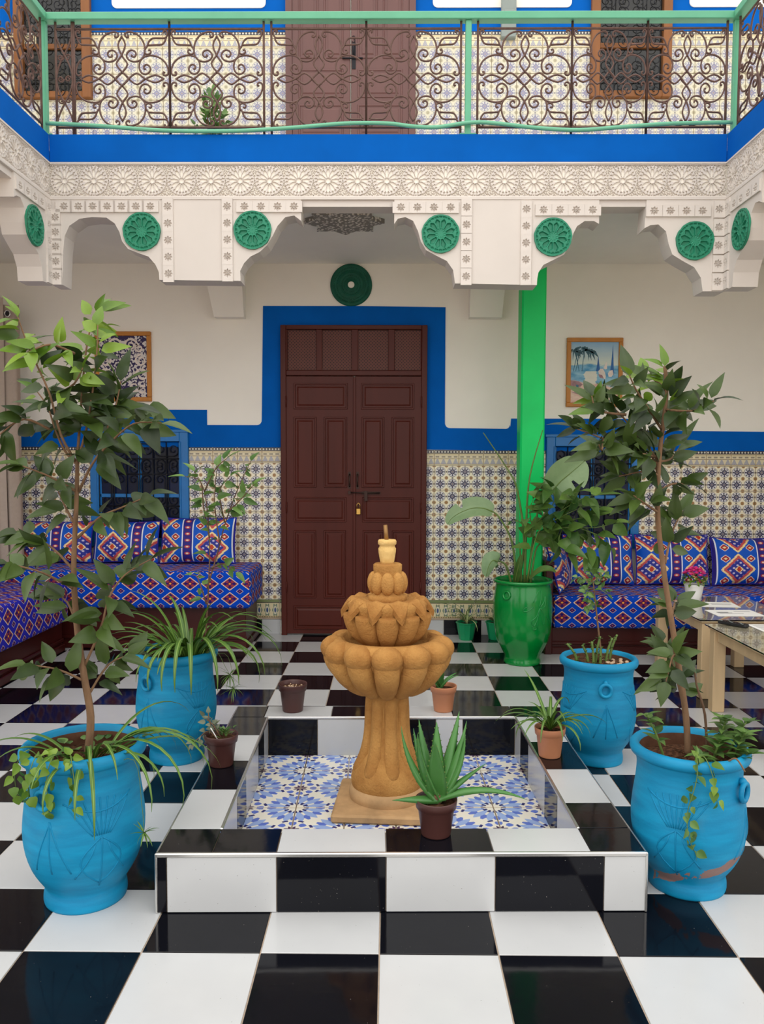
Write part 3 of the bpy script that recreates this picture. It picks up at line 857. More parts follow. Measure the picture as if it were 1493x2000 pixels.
# dark green disc above the door
d = root('trim_12', 'dark green round ornament with white centre above the door', (-.29, WY, 2.83))
RX = Matrix.Rotation(PI / 2, 4, 'X')
def dr(prof, nm, mat): MB().lathe(prof, 48, close_top=True).xf(RX).obj(nm, mat, d)
dr([(.168, 0), (.168, .012), (.15, .02), (.146, .016), (.098, .016), (.094, .021), (.088, .016), (.032, .016), (.03, .02), (.0255, .02)], 'disc_face', 'disc_green')
dr([(.026, .0), (.026, .0215), (.02, .023)], 'white_centre', 'plaster')
for n, r in ((48, .12), (40, .106), (30, .078), (22, .06), (14, .044)):
    for k in range(n):
        pass
dots = MB()
for n, r in ((56, .135), (48, .115), (34, .075), (24, .055)):
    for k in range(n):
        t = 2 * PI * k / n; dots.ball((r * math.cos(t), -.016, r * math.sin(t)), .0042, 6, 4)
o = dots.obj('beading', 'disc_green', d); o['kind'] = 'stuff'

# ------------------------------------------------------------------ main door
def raised_panel(parent, x0, x1, z0, z1, y, mat, name='door_panel', d=1.0):
    """bevelled field inside a moulding: frame ridge, valley, raised field"""
    m = MB()
    def ring(i, y_): return [(x0 + i, y_, z0 + i), (x1 - i, y_, z0 + i), (x1 - i, y_, z1 - i), (x0 + i, y_, z1 - i)]
    rings = [ring(0, y + .001), ring(.004, y - .009 * d), ring(.012, y - .009 * d), ring(.018, y + .004), ring(.022, y + .004), ring(.04, y - .007 * d)]
    for r in rings: m.v += r
    for k in range(len(rings) - 1):
        for a in range(4):
            b = (a + 1) % 4; m.f.append((4 * k + a, 4 * k + b, 4 * k + 4 + b, 4 * k + 4 + a))
    n = 4 * (len(rings) - 1); m.f.append((n, n + 1, n + 2, n + 3))
    return m.obj(name, mat, parent)
door = root('door_1', 'tall dark brown wooden double door with raised panels and lattice transom', (0, WY, 0))
yf = -.05
fr = MB()
fr.box(DX0, DX0 + .045, yf - .01, .01, 0, DZ, .004); fr.box(DX1 - .045, DX1, yf - .01, .01, 0, DZ, .004)
fr.box(DX0 + .045, DX1 - .045, yf - .01, .01, DZ - .035, DZ, .004); fr.box(DX0 + .045, DX1 - .045, yf - .01, .01, 2.105, 2.145, .004)
fr.obj('door_frame', 'door_brown', door)
tx = [(-.798, -.568), (-.520, -.285), (-.232, 0.01), (.06, .27)]
for k in range(4):
    a, b = tx[k]
    m = MB().box(a, b, yf + .012, .01, 2.15, 2.465)
    m.obj('transom_lattice', 'door_lattice', door, uvauto=lambda p, n: (p.x / .026, p.z / .026))
edges = [DX0 + .045] + [v for p in tx for v in p] + [DX1 - .045]
for k in range(0, len(edges), 2):
    if edges[k + 1] - edges[k] > .004: MB().box(edges[k], edges[k + 1], yf - .004, .01, 2.145, DZ - .035, .003).obj('transom_bar', 'door_brown', door)
MB().box(DX0 + .045, DX1 - .045, yf + .02, .01, 2.145, 2.16).obj('transom_rail', 'door_brown', door)
def leaf(x0, x1, flip):
    w = x1 - x0
    l = MB().box(x0, x1, yf, .008, .012, 2.10, .003).obj('door_leaf', 'door_brown', door)
    ks = w / .552
    for (a, b, z0, z1) in ((.062, .503, 1.835, 2.045), (.062, .248, 1.205, 1.775), (.308, .498, 1.205, 1.775), (.062, .492, .925, 1.13), (.060, .243, .305, .86), (.305, .488, .305, .86), (.055, .49, .045, .245)):
        if flip: a, b = .552 - b, .552 - a
        raised_panel(l, x0 + a * ks, x0 + b * ks, z0, z1, yf, 'door_brown')
    return l
lL = leaf(DX0 + .043, -.266, False); lR = leaf(-.256, DX1 - .043, True)
MB().box(-.272, -.25, yf - .012, yf, .03, 2.09, .003).obj('door_astragal', 'door_brown', door)
for x in (-.30, -.235):
    t = MB().tube([(x, yf - .004, 1.315), (x, yf - .022, 1.305), (x, yf - .025, 1.26), (x, yf - .022, 1.225), (x, yf - .004, 1.215)], .006, 6)
    t.box(x - .01, x + .01, yf - .004, yf, 1.30, 1.335).box(x - .01, x + .01, yf - .004, yf, 1.195, 1.23)
    t.obj('door_handle', 'dark_metal', door)
t = MB().tube([(-.30, yf - .022, 1.168), (-.055, yf - .022, 1.165)], .006, 6)
t.box(-.31, -.29, yf - .03, yf, 1.155, 1.18).box(-.18, -.155, yf - .03, yf, 1.10, 1.18).box(-.20, -.05, yf - .014, yf, 1.155, 1.175)
t.obj('slide_bolt', 'dark_metal', door)
pl = MB().box(-.245, -.21, yf - .035, yf - .012, .99, 1.04, .004).tube([(-.24, yf - .022, 1.04), (-.24, yf - .022, 1.07), (-.228, yf - .022, 1.085), (-.215, yf - .022, 1.07), (-.215, yf - .022, 1.04)], .004, 6)
pl.obj('padlock', 'brass', door)
for z in (.35, 1.0, 1.85):
    for x in (DX0 + .044, DX1 - .044): MB().tube([(x, yf - .012, z), (x, yf - .012, z + .09)], .006, 6).obj('hinge', 'door_brown', door)

# upper door
ud = root('door_2', 'faded brown panelled double door on the upper gallery, numbered 3', (0, WY, 3.28))
MB().box(UD[0], UD[0] + .05, -.04, .01, 0, 2.3).box(UD[1] - .05, UD[1], -.04, .01, 0, 2.3).box(UD[0], UD[1], -.04, .01, 2.25, 2.33).obj('door_frame', 'upper_door_brown', ud)
for (x0, x1) in ((UD[0] + .05, -.30), (-.29, UD[1] - .05)):
    l = MB().box(x0, x1, -.03, .008, .01, 2.25, .003).obj('door_leaf', 'upper_door_brown', ud)
    w = x1 - x0
    n = 2
    for q in range(n):
        a = x0 + .05 + q * (w - .06) / n; b = a + (w - .06) / n - .04
        for (z0, z1) in ((.12, .62), (1.30, 2.15)): raised_panel(l, a, b, z0, z1, -.03, 'upper_door_brown', d=.7)
    raised_panel(l, x0 + .05, x1 - .05, .70, .95, -.03, 'upper_door_brown', d=.7)
    raised_panel(l, x0 + .05, x1 - .05, 1.0, 1.22, -.03, 'upper_door_brown', d=.7)
a3 = [(.011 * math.sin(t), -.036, .012 + .012 * math.cos(t)) for t in [math.radians(k) for k in range(-70, 181, 25)]]
b3 = [(.012 * math.sin(t), -.036, -.012 + .012 * math.cos(t)) for t in [math.radians(k) for k in range(0, 251, 25)]]
for q in (a3, b3): 
    o = MB().tube([(-.272 + x, y, 1.447 + z) for x, y, z in q], .0028, 5).obj('numeral', 'black_iron', ud)
hd = MB().tube([(-.27, -.03, 1.42), (-.27, -.06, 1.40), (-.27, -.06, 1.33), (-.27, -.03, 1.31)], .007, 6).tube([(-.36, -.04, 1.30), (-.20, -.04, 1.30)], .006, 6)
hd.box(-.285, -.255, -.035, -.03, 1.22, 1.42); hd.obj('door_handle', 'black_iron', ud)

# ------------------------------------------------------------------ iron scroll pieces
def spiral(cx, cz, r, a0, turns, n=18, y=0.0):
    return [(cx + r * (1 - .8 * k / n) * math.cos(a0 + turns * 2 * PI * k / n), y, cz + r * (1 - .8 * k / n) * math.sin(a0 + turns * 2 * PI * k / n)) for k in range(n + 1)]
def s_scroll(w, h, rad, name, mat):
    """C shaped scroll: spiral - back - spiral"""
    r = w * .42
    top = spiral(0, h / 2 - r, r, PI, -1.25); bot = spiral(0, -h / 2 + r, r, PI, 1.25)
    return MB().tube(list(reversed(top)) + bot, rad, 5).mesh(name, mat)
# lower windows
def lower_window(idx, x0, x1, z0, z1, label):
    w = root('window_%d' % idx, label, (0, WY, 0))
    f = .07
    for (a, b, c, d) in ((x0, x0 + f, z0, z1), (x1 - f, x1, z0, z1), (x0 + f, x1 - f, z1 - .085, z1), (x0 + f, x1 - f, z0, z0 + f)):
        m = MB().box(a, b, -.035, .01, c, d, .004); m.obj('window_frame', 'window_blue', w)
    MB().box(x0 - .012, x1 + .012, -.045, -.0, z1 - .012, z1 + .012, .004).obj('window_head', 'window_blue', w)
    for (a, b, c, d) in ((x0 + f - .012, x0 + f, z0 + f, z1 - .085), (x1 - f, x1 - f + .012, z0 + f, z1 - .085)):
        MB().box(a, b, -.045, -.03, c, d, .003).obj('window_bead', 'window_blue', w)
    gx0, gx1, gz0, gz1 = x0 + f, x1 - f, z0 + f, z1 - .085
    pw = (gx1 - gx0) / 2
    for k in range(2):
        MB().box(gx0 + k * pw + .012, gx0 + (k + 1) * pw - .012, -.004, .004, gz0, gz1).obj('pane', 'window_glass', w)
    for k in range(3):
        MB().box(gx0 + k * pw - .014, gx0 + k * pw + .014, -.012, .006, gz0, gz1, .003).obj('casement_bar', 'window_blue', w)
    MB().box(gx0, gx1, -.012, .006, gz0 + .33, gz0 + .36, .003).obj('casement_bar', 'window_blue', w)
    n = 6; cw = (gx1 - gx0) / n
    for k in range(n + 1): MB().tube([(gx0 + k * cw, -.024, gz0), (gx0 + k * cw, -.024, gz1)], .005, 5).obj('grille_bar', 'black_iron', w)
    rows = [gz0, gz0 + .26, gz0 + .52, gz1 - .14, gz1]
    for z in rows: MB().tube([(gx0, -.024, z), (gx1, -.024, z)], .005, 5).obj('grille_bar', 'black_iron', w)
    for r in range(3):
        h = rows[r + 1] - rows[r]
        me = s_scroll(cw * .9, h * .96, .0042, 'grille_scroll', 'black_iron')
        for k in range(n):
            place('grille_scroll', me, w, (gx0 + (k + .5) * cw, -.026, (rows[r] + rows[r + 1]) / 2), scale=(1 if k % 2 else -1, 1, 1))
    me = s_scroll(.12, cw * 1.9, .0042, 'grille_scroll', 'black_iron')
    for k in range(n // 2):
        place('grille_scroll', me, w, (gx0 + (2 * k + 1) * cw, -.026, gz1 - .07), rot=(0, PI / 2, 0), scale=(1 if k % 2 else -1, 1, 1))
lower_window(1, *WIN[0], 'blue framed window with black iron scroll grille, left of the door')
lower_window(2, *WIN[1], 'blue framed window with black iron scroll grille, right of the pillar')
def upper_window(idx, x0, x1, label):
    w = root('window_%d' % idx, label, (0, WY, 0)); z0, z1 = 4.28, 5.6; f = .07
    for (a, b, c, d) in ((x0, x0 + f, z0, z1), (x1 - f, x1, z0, z1), (x0 + f, x1 - f, z1 - f, z1), (x0 + f, x1 - f, z0, z0 + f * .7)):
        MB().box(a, b, -.05, .01, c, d, .004).obj('window_frame', 'window_wood', w)
    MB().box(x0 + f, x1 - f, -.03, .0, 4.66, 4.70, .004).obj('glazing_bar', 'window_wood', w)
    MB().box(x0 + f, x1 - f, -.006, .004, z0 + f * .7, 4.66).obj('pane', 'window_glass_black', w)
    MB().box(x0 + f, x1 - f, -.006, .004, 4.70, z1 - f).obj('pane', 'window_glass_black', w)
    n = 4; cw = (x1 - x0 - 2 * f) / n
    for z in (4.42, 4.78, 5.1): MB().tube([(x0 + f, -.055, z), (x1 - f, -.055, z)], .004, 5).obj('grille_bar', 'black_iron', w)
    me = s_scroll(cw * .9, .16, .0035, 'grille_scroll', 'black_iron')
    for z in (4.36, 4.52, 4.72, 4.88, 5.02):
        for k in range(n): place('grille_scroll', me, w, (x0 + f + (k + .5) * cw, -.057, z), scale=(1 if k % 2 else -1, 1, 1))
upper_window(3, *UW[0], 'wooden framed upper window with iron grille at left')
upper_window(4, *UW[1], 'wooden framed upper window with iron grille at right')
MB().box(.885, 1.0, WY - .06, WY, 4.73, 5.05, .006).box(.905, .985, WY - .075, WY - .058, 4.86, 4.93, .003).obj('wall_lamp', 'grey_plastic')
tag(bpy.data.objects['wall_lamp'], 'small grey box lamp fixed on the upper gallery wall', 'lamp')

# ------------------------------------------------------------------ balcony railing
CW = [(1322, 648), (1308, 640), (1300, 655), (1312, 676), (1340, 678), (1360, 650), (1355, 590), (1320, 520), (1250, 468), (1160, 448), (1080, 465), (1035, 510), (1020, 570), (1035, 630), (1075, 662), (1120, 655), (1152, 615), (1140, 570), (1105, 553), (1075, 575), (1082, 605), (1100, 600)]
LA = [(1322, 195), (1310, 180), (1325, 165), (1350, 175), (1355, 210), (1330, 250), (1250, 252), (1180, 256), (1140, 290), (1120, 340), (1090, 385), (1095, 425), (1130, 437), (1160, 415), (1150, 385), (1130, 395)]
LB = [(1340, 255), (1325, 290), (1290, 325), (1200, 330), (1130, 335)]
nrm = lambda L: [((x - 820) / 560, (720 - y) / 560) for x, y in L]
CH = [(0, -.875), (.08, -.70), (0, -.48), (-.11, -.31), (0, -.14), (.14, 0), (0, .14), (-.11, .31), (0, .48), (.08, .7), (0, .875)]
HW = .285
def piece(name, pts, tr, off):
    p = [tr(x, z) for x, z in pts]
    return MB().tube(smooth_path([(x * HW, off, z * HW) for x, z in p], 3), .0058, 5).mesh(name, 'iron')
pieces = []
cwn, lan, lbn = nrm(CW), nrm(LA), nrm(LB)
for sx in (1, -1):
    for sz in (1, -1):
        pieces.append(piece('iron_scroll', cwn, lambda x, z: (sx * x, sz * z), .002))
        pieces.append(piece('iron_scroll', cwn, lambda x, z: (sx * z, sz * x), .002))
        pieces.append(piece('iron_leaf', lan, lambda x, z: (sx * x, sz * z), .0))
        pieces.append(piece('iron_leaf', lbn, lambda x, z: (sx * x, sz * z), .0))
for sx in (1, -1):
    pieces.append(piece('iron_ribbon', CH, lambda x, z: (sx * x, z), -.003 * sx))
    pieces.append(piece('iron_ribbon', CH, lambda x, z: (z, sx * x), .003 * sx))
half = [p for p in pieces]
def rail_panel(parent, x0, x1, z0=3.426, z1=3.998):
    zc = (z0 + z1) / 2
    m = MB()
    for x in (x0, x1): m.tube([(x, 0, 3.375), (x, 0, 4.05)], .0075, 6)
    m.tube([(x0, 0, z0), (x1, 0, z0)], .007, 6).tube([(x0, 0, z1 + .005), (x1, 0, z1 + .005)], .007, 6)
    p = m.obj('railing_panel', 'iron', parent)
    s = (x1 - x0) / (2 * HW)
    if s > .5:
        for me in pieces: place(me.name.split('.')[0], me, p, ((x0 + x1) / 2, 0, zc), scale=(s, 1, 1))
    else:
        w = x1 - x0
        for sg in (1, -1):
            q = [(x0 + w * (.5 + .5 * sg * math.cos(t * PI * 2)), .002 * sg, z0 + (z1 - z0) * t) for t in [k / 30 for k in range(31)]]
            MB().tube(q, .0058, 5).obj('iron_ribbon', 'iron', p)
        for z in (z0 + .16, z1 - .16, zc):
            for sg in (1, -1): MB().tube(spiral(x0 + w * (.5 + .22 * sg), z, w * .2, 0, 1.3 * sg), .005, 5).obj('iron_scroll', 'iron', p)
def railing(label, loc, rotz, panels, posts, x0, x1, hose):
    t = thing('balcony_railing', label, 'railing', loc, rotz, 'balcony railing sections')
    MB().box(x0, x1, -.032, .032, 4.045, 4.09, .004).obj('handrail', 'rail_green', t)
    for x in posts:
        MB().box(x - .018, x + .018, -.018, .018, .375 + 3, 4.046, .003).obj('post', 'rail_green', t)
        MB().box(x - .05, x + .05, -.03, .03, 3.375, 3.382, .002).obj('post_foot', 'rail_green', t)
    for a, b in panels: rail_panel(t, a, b)
    return t
railing('wrought iron balcony railing with green handrail, facing the court', (0, FY + .03, 0), 0, [(-2.0, -1.9), (-1.89, -1.312), (-1.312, -.743), (-.697, -.126), (-.126, .443), (.544, 1.109), (1.109, 1.56), (1.56, 2.035)], [-2.072, .487, 2.09], -2.105, 2.122, True)
railing('wrought iron balcony railing with green handrail on the left side', (-2.072, FY + .03, 0), -PI / 2, [(.05, .60), (.60, 1.17), (1.17, 1.74)], [1.78], .035, 1.8, False)
railing('wrought iron balcony railing with green handrail on the right side', (2.09, FY + .03, 0), -PI / 2, [(.05, .60), (.60, 1.17), (1.17, 1.74)], [1.78], .035, 1.8, False)
hp = [(-2.06, 3.44), (-1.8, 3.425), (-1.45, 3.385), (-1.1, 3.372), (-.75, 3.39), (-.45, 3.43), (-.2, 3.435), (.1, 3.40), (.3, 3.388), (.55, 3.43), (.8, 3.42), (1.1, 3.387), (1.35, 3.39), (1.65, 3.425), (2.05, 3.43)]
hp = [(-1.8 + (-1.8 - -1.8), 3.425)] and [(-2.05, 3.435), (-1.75, 3.42), (-1.35, 3.392), (-.95, 3.388), (-.6, 3.405), (-.25, 3.432), (0.0, 3.432), (.15, 3.415), (.3, 3.41), (.48, 3.435), (.62, 3.435), (.9, 3.405), (1.15, 3.393), (1.4, 3.41), (1.7, 3.43), (2.06, 3.437)]
MB().tube(smooth_path([(x, FY - .012, z) for x, z in hp], 5), .0125, 8).obj('garden_hose', 'hose_green')
tag(bpy.data.objects['garden_hose'], 'pale green hose tied in waves along the foot of the balcony railing', 'hose')

# ------------------------------------------------------------------ pillar
pg = MB().box(.985, 1.163, 6.0, 6.18, .12, CE, .012).obj('pillar', 'pillar_green')
tag(pg, 'bright green square pillar beside the right hand divan', 'pillar')
MB().box(.965, 1.168, 5.985, 6.19, 0, .12, .006).obj('pillar_base', 'pillar_green', pg)

# ------------------------------------------------------------------ pictures
def picture(name, label, x0, x1, z0, z1, build):
    t = thing(name, label, 'picture', ((x0 + x1) / 2, WY, z0)); w = x1 - x0; h = z1 - z0; f = .034
    for (a, b, c, d) in ((-w / 2, w / 2, 0, f), (-w / 2, w / 2, h - f, h), (-w / 2, -w / 2 + f, f, h - f), (w / 2 - f, w / 2, f, h - f)):
        MB().box(a, b, -.028, 0, c, d, .004).obj('picture_frame', 'frame_wood', t)
    build(t, w - 2 * f, h - 2 * f, f)
def arab(t, w, h, f):
    MB().quad([(-w / 2, -.014, f), (w / 2, -.014, f), (w / 2, -.014, f + h), (-w / 2, -.014, f + h)], [(0, 0), (1, 0), (1, 1), (0, 1)]).box(-w / 2, w / 2, -.0135, -.002, f, f + h).obj('print', 'arabesque_print', t)
    # pale scrolls printed over the dark ground
    for s in (1, -1):
        for (cx, cz, r, a0, tn) in ((.06, .85, .055, 0, 1.6), (.145, .60, .05, 1.5, 1.5), (.15, .36, .055, 3.2, -1.5), (.13, .80, .035, 2, 1.4), (.09, .17, .04, 0, -1.4), (.155, .12, .035, 1, 1.4)):
            q = spiral(s * cx, f + cz * h, r, a0 if s > 0 else PI - a0, tn * s, 24, -.0145)
            m = MB(); wd = .0085
            for k in range(len(q) - 1):
                p0, p1 = Vector(q[k]), Vector(q[k + 1]); dv = (p1 - p0).normalized(); nn = Vector((-dv.z, 0, dv.x)) * wd * (1 - .5 * k / len(q))
                m.quad([p0 - nn, p1 - nn, p1 + nn, p0 + nn])
            m.obj('printed_scroll', 'paint_white', t)
picture('framed_print', 'wood framed print of dark indigo arabesque scrolls on pale ground', -2.36, -1.905, 1.898, 2.457, arab)
def beach(t, w, h, f):
    MB().quad([(-w / 2, -.014, f), (w / 2, -.014, f), (w / 2, -.014, f + h), (-w / 2, -.014, f + h)], [(0, 0), (1, 0), (1, 1), (0, 1)]).box(-w / 2, w / 2, -.0135, -.002, f, f + h).obj('canvas', 'beach_ground', t)
    px = lambda u, v, k=0: (-w / 2 + u * w, -.0146 - .0003 * k, f + v * h)
    def poly(nm, pts, mat, k=0): MB().quad([px(u, v, k) for u, v in pts]).obj(nm, mat, t)
    random.seed(8)
    for (cu, cv) in ((.05, .86), (.22, .90), (.36, .86)):
        for a in range(11):
            an = math.radians(-75 + a * 26 + random.uniform(-8, 8)); L = random.uniform(.14, .24)
            du, dv = math.sin(an) * L, math.cos(an) * L * .45 - .05
            nu, nv = .022, .022
            pts = [(cu, cv + .012), (cu + du * .6 + nu, cv + dv * .4 + nv), (cu + du, cv + dv - .05), (cu + du * .5 - nu * .3, cv + dv * .3 - nv)]
            poly('painted_frond', [(min(1, max(0, u)), min(1, max(0, v))) for u, v in pts], 'paint_palm', 1 + a % 3)
    for (u0, u1) in ((.13, .05), (.17, .10), (.27, .23), (.10, .17)): poly('painted_trunk', [(u0, .82), (u0 + .012, .82), (u1 + .014, .52), (u1, .52)], 'paint_teal')
    poly('painted_spire', [(.88, .97), (.90, .62), (.91, .46), (.82, .46), (.85, .66)], 'paint_sail'); poly('painted_spire', [(.575, .78), (.60, .63), (.62, .52), (.53, .52), (.555, .63)], 'paint_sail')
    poly('painted_sail', [(.75, .68), (.765, .56), (.72, .55), (.685, .57)], 'paint_white', 2)
    poly('painted_dome', [(.58, .52), (.62, .56), (.68, .56), (.72, .50), (.74, .44), (.73, .39), (.70, .40), (.66, .46), (.60, .47)], 'paint_white', 1)
    poly('painted_dome', [(.78, .48), (.82, .53), (.88, .54), (.90, .47), (.86, .43), (.80, .43)], 'paint_white', 1)
    poly('painted_hull', [(.58, .47), (.66, .46), (.70, .40), (.62, .41)], 'paint_mauve', 2)
    poly('painted_shore', [(0, .37), (.18, .35), (.26, .30), (.2, .26), (0, .28)], 'paint_mauve', 1)
    poly('painted_stump', [(.11, .30), (.17, .29), (.175, .17), (.145, .18)], 'paint_teal', 3)
    poly('painted_shadow', [(.02, .17), (.14, .18), (.28, .14), (.2, .13)], 'paint_mauve', 2)
picture('framed_painting', 'wood framed painting of palms and white sails on a beach', 1.443, 1.893, 1.862, 2.413, beach)

# ------------------------------------------------------------------ divans
def cushy(x0, x1, y0, y1, z0, z1, r=.03, n=4):
    """box with rounded edges for mattresses"""
    m = MB(); nu, nv, nw = 10, 6, 4
    def rr(p):
        c = [min(max(p[k], lo + r), hi - r) for k, (lo, hi) in enumerate(((x0, x1), (y0, y1), (z0, z1)))]
        d = Vector([p[k] - c[k] for k in range(3)])
        return Vector(c) + (d.normalized() * r if d.length > 1e-6 else d)
    def tt(t, n):   # denser sampling at the edges
        return t
    def side(fn, a, b): m.grid(lambda u, v: rr(fn(u, v)), a, b)
    def E(t, lo, hi):
        L = hi - lo; e = r / L
        k = t * 8
        if k <= 3: return lo + L * e * k / 3
        if k >= 5: return hi - L * e * (8 - k) / 3
        return lo + r + (L - 2 * r) * (k - 3) / 2
    side(lambda u, v: (E(u, x0, x1), y0, E(v, z0, z1)), 8, 8); side(lambda u, v: (E(1 - u, x0, x1), y1, E(v, z0, z1)), 8, 8)
    side(lambda u, v: (x0, E(1 - u, y0, y1), E(v, z0, z1)), 8, 8); side(lambda u, v: (x1, E(u, y0, y1), E(v, z0, z1)), 8, 8)
    side(lambda u, v: (E(u, x0, x1), E(v, y0, y1), z1), 8, 8); side(lambda u, v: (E(u, x0, x1), E(1 - v, y0, y1), z0), 8, 8)
    m.uv = {}
    return m
def boxuv(p, n):
    a = [abs(v) for v in n]
    if a[2] >= a[0] and a[2] >= a[1]: return (p.x, p.y)
    if a[1] >= a[0]: return (p.x, p.z)
    return (p.y, p.z)
def divan(label, x0, x1, y0, y1, hb, mz0, mz1, over, mat, front, armx=None):
    t = thing('divan', label, 'divan', ((x0 + x1) / 2, (y0 + y1) / 2, 0), 0, 'divans along the walls')
    ox, oy = -(x0 + x1) / 2, -(y0 + y1) / 2
    b = MB().box(x0 + ox, x1 + ox, y0 + oy, y1 + oy, .05, hb, .004).obj('divan_base', 'sofa_wood', t)
    d = .012
    if front == 'y':
        MB().box(x0 + ox - .004, x1 + ox + .012, y0 + oy - .022, y0 + oy + .05, 0, .055, .006).obj('plinth', 'sofa_wood', t)
        MB().box(x0 + ox - .004, x1 + ox + .008, y0 + oy - .014, y0 + oy, .07, .095, .005).obj('base_moulding', 'sofa_wood', t)
        MB().box(x0 + ox + .01, x1 + ox + .02, y0 + oy + .02, y1 + oy, 0, .05, .006).obj('plinth', 'sofa_wood', t)
    else:
        MB().box(x1 + ox - .05, x1 + ox + .022, y0 + oy, y1 + oy, 0, .055, .006).obj('plinth', 'sofa_wood', t)
        MB().box(x1 + ox, x1 + ox + .014, y0 + oy, y1 + oy, .07, .095, .005).obj('base_moulding', 'sofa_wood', t)
        MB().box(x0 + ox, x1 + ox - .06, y0 + oy, y1 + oy, 0, .05).obj('plinth', 'sofa_wood', t)
    e = over
    mx0, mx1, my0, my1 = (x0, x1 + e[0], y0 - e[1], y1) if front == 'y' else (x0, x1 + e[0], y0, y1)
    cushy(mx0 + ox, mx1 + ox, my0 + oy, my1 + oy, mz0, mz1, .032).obj('mattress', mat, t, smooth=True, uvauto=boxuv)
    if armx:
        MB().box(armx[0] + ox, armx[1] + ox, y0 + oy - .03, y1 + oy, 0, .66, .006).box(armx[0] + ox - .004, armx[1] + ox + .006, y0 + oy - .04, y1 + oy, .66, .69, .006).obj('arm_panel', 'sofa_wood', t)
    return t
divan('low divan with blue diamond patterned mattress, left of the door', -3.19, -1.06, 6.07, 6.59, .315, .315, .598, (.05, .085), 'divan_fabric', 'y')
divan('low divan with purple diamond patterned mattress along the left wall', -3.19, -2.415, 3.3, 5.97, .225, .225, .515, (.055, 0), 'divan_fabric_side', 'x')
divan('low divan with blue diamond patterned mattress behind the tables, at right', 1.225, 3.27, 5.945, 6.585, .198, .198, .44, (0, .06), 'divan_fabric', 'y', (1.17, 1.225))

def cushion(label, c, w, h, th, rx, rz, uoff, flop=0.0, grp='patterned cushions on the divans'):
    """pillow with pinched, pointed corners; local: x width, z height, front -y"""
    def shape(u, v, s):
        a, b = 2 * u - 1, 2 * v - 1
        ea, eb = 1 - abs(a) ** 3.2, 1 - abs(b) ** 3.2
        t = th * (max(0, ea) ** .55) * (max(0, eb) ** .55)
        px = a * w / 2 * (1 - .045 * (1 - b * b)); pz = b * h / 2 * (1 - .07 * (1 - a * a))
        # a few soft wrinkles
        t += .004 * math.sin(a * 9 + b * 4) * max(0, ea) * max(0, eb)
        return (px + flop * b * b * .02, -s * t, pz + h / 2)
    uvf = lambda u, v: (uoff + u * w, v * h + .02)
    m = MB().grid(lambda u, v: shape(u, v, .62), 28, 22, uvf)
    m.grid(lambda u, v: shape(1 - u, v, -.38), 28, 22, uvf)
    t = thing('cushion', label, 'cushion', c, rz, grp)
    b = m.obj('cushion_cover', 'cushion_fabric', t, smooth=True); b.rotation_euler = (rx, 0, 0)
    q = [(a * w / 2 * (1 - .045 * (1 - b_ * b_)), 0, b_ * h / 2 * (1 - .07 * (1 - a * a)) + h / 2) for a, b_ in [(-1 + 2 * k / 12, -1) for k in range(12)] + [(1, -1 + 2 * k / 12) for k in range(12)] + [(1 - 2 * k / 12, 1) for k in range(12)] + [(-1, 1 - 2 * k / 12) for k in range(12)]]
    p = MB().tube(q, .006, 5, closed=True).obj('piping', 'cushion_piping', t); p.rotation_euler = (rx, 0, 0)
    return t
plain('cushion_piping', srgb(40, 36, 150), .7, .2, var=.2, vs=30)
zl, zr = .605, .447
cushion('blue patterned cushion nearest the door on the left divan', (-1.505, 6.42, zl), .60, .365, .15, math.radians(-12), .02, .17)
cushion('blue patterned cushion below the left window, second from the door', (-2.085, 6.43, zl), .53, .335, .15, math.radians(-12), -.03, .02)
cushion('blue patterned cushion in the corner behind the tall leafy tree', (-2.64, 6.43, zl), .56, .335, .15, math.radians(-13), .03, .10)
cushion('blue patterned cushion leaning on the left wall by the curtain', (-2.98, 5.72, .523), .52, .40, .14, math.radians(-14), PI / 2 - .1, .05)
cushion('blue patterned cushion leaning on the left wall at the photo edge', (-2.98, 5.15, .523), .52, .40, .14, math.radians(-14), PI / 2, .22)
cushion('blue patterned cushion propped against the wooden arm by the green pot', (1.345, 6.12, zr), .42, .36, .13, math.radians(-16), PI / 2 - .35, .12)
cushion('blue patterned cushion below the right window, beside the wooden arm', (1.69, 6.41, zr), .56, .40, .15, math.radians(-12), .04, .0)
cushion('blue patterned cushion behind the pink flower pot, middle of the right divan', (2.275, 6.42, zr), .58, .40, .15, math.radians(-12), -.02, .1)
cushion('blue patterned cushion at the right edge of the right divan', (2.86, 6.42, zr), .55, .38, .15, math.radians(-12), .02, .02)

# ------------------------------------------------------------------ curtain
ct = thing('curtain', 'beige eyelet curtain hanging at the left end of the back wall', 'curtain', (-3.0, 6.33, .0))
def drape(x0, x1, z0, z1, y, ph, amp, nm):
    m = MB()
    f = lambda u, v: (x0 + (x1 - x0) * u, y + amp * math.sin(ph + u * (x1 - x0) * 52) + .006 * math.sin(9 * u + v * 5), z0 + (z1 - z0) * v)
    m.grid(f, 40, 8); m.grid(lambda u, v: Vector(f(1 - u, v)) + Vector((0, .004, 0)), 40, 8)
    return m.obj(nm, 'curtain', ct, smooth=True)
drape(-.19, .055, .625, 2.66, -.075, 0.6, .018, 'curtain_fold')
c2 = drape(0.0, .155, .625, 2.615, .0, 2.1, .022, 'curtain_fold')
g = [( .075 + .021 * math.cos(t), -.03, 2.545 + .024 * math.sin(t)) for t in [2 * PI * k / 20 for k in range(20)]]
MB().tube(g, .006, 6, closed=True).obj('eyelet', 'steel', c2)
MB().lathe([(.0185, 0), (.0001, 0)], 18).xf(Matrix.Translation((.075, -.029, 2.545)) @ RX).obj('eyelet_hole', 'black_plastic', c2)
MB().tube([(-.19, -.01, 2.545), (.06, -.01, 2.545)], .011, 10).obj('curtain_rod', 'steel', ct)

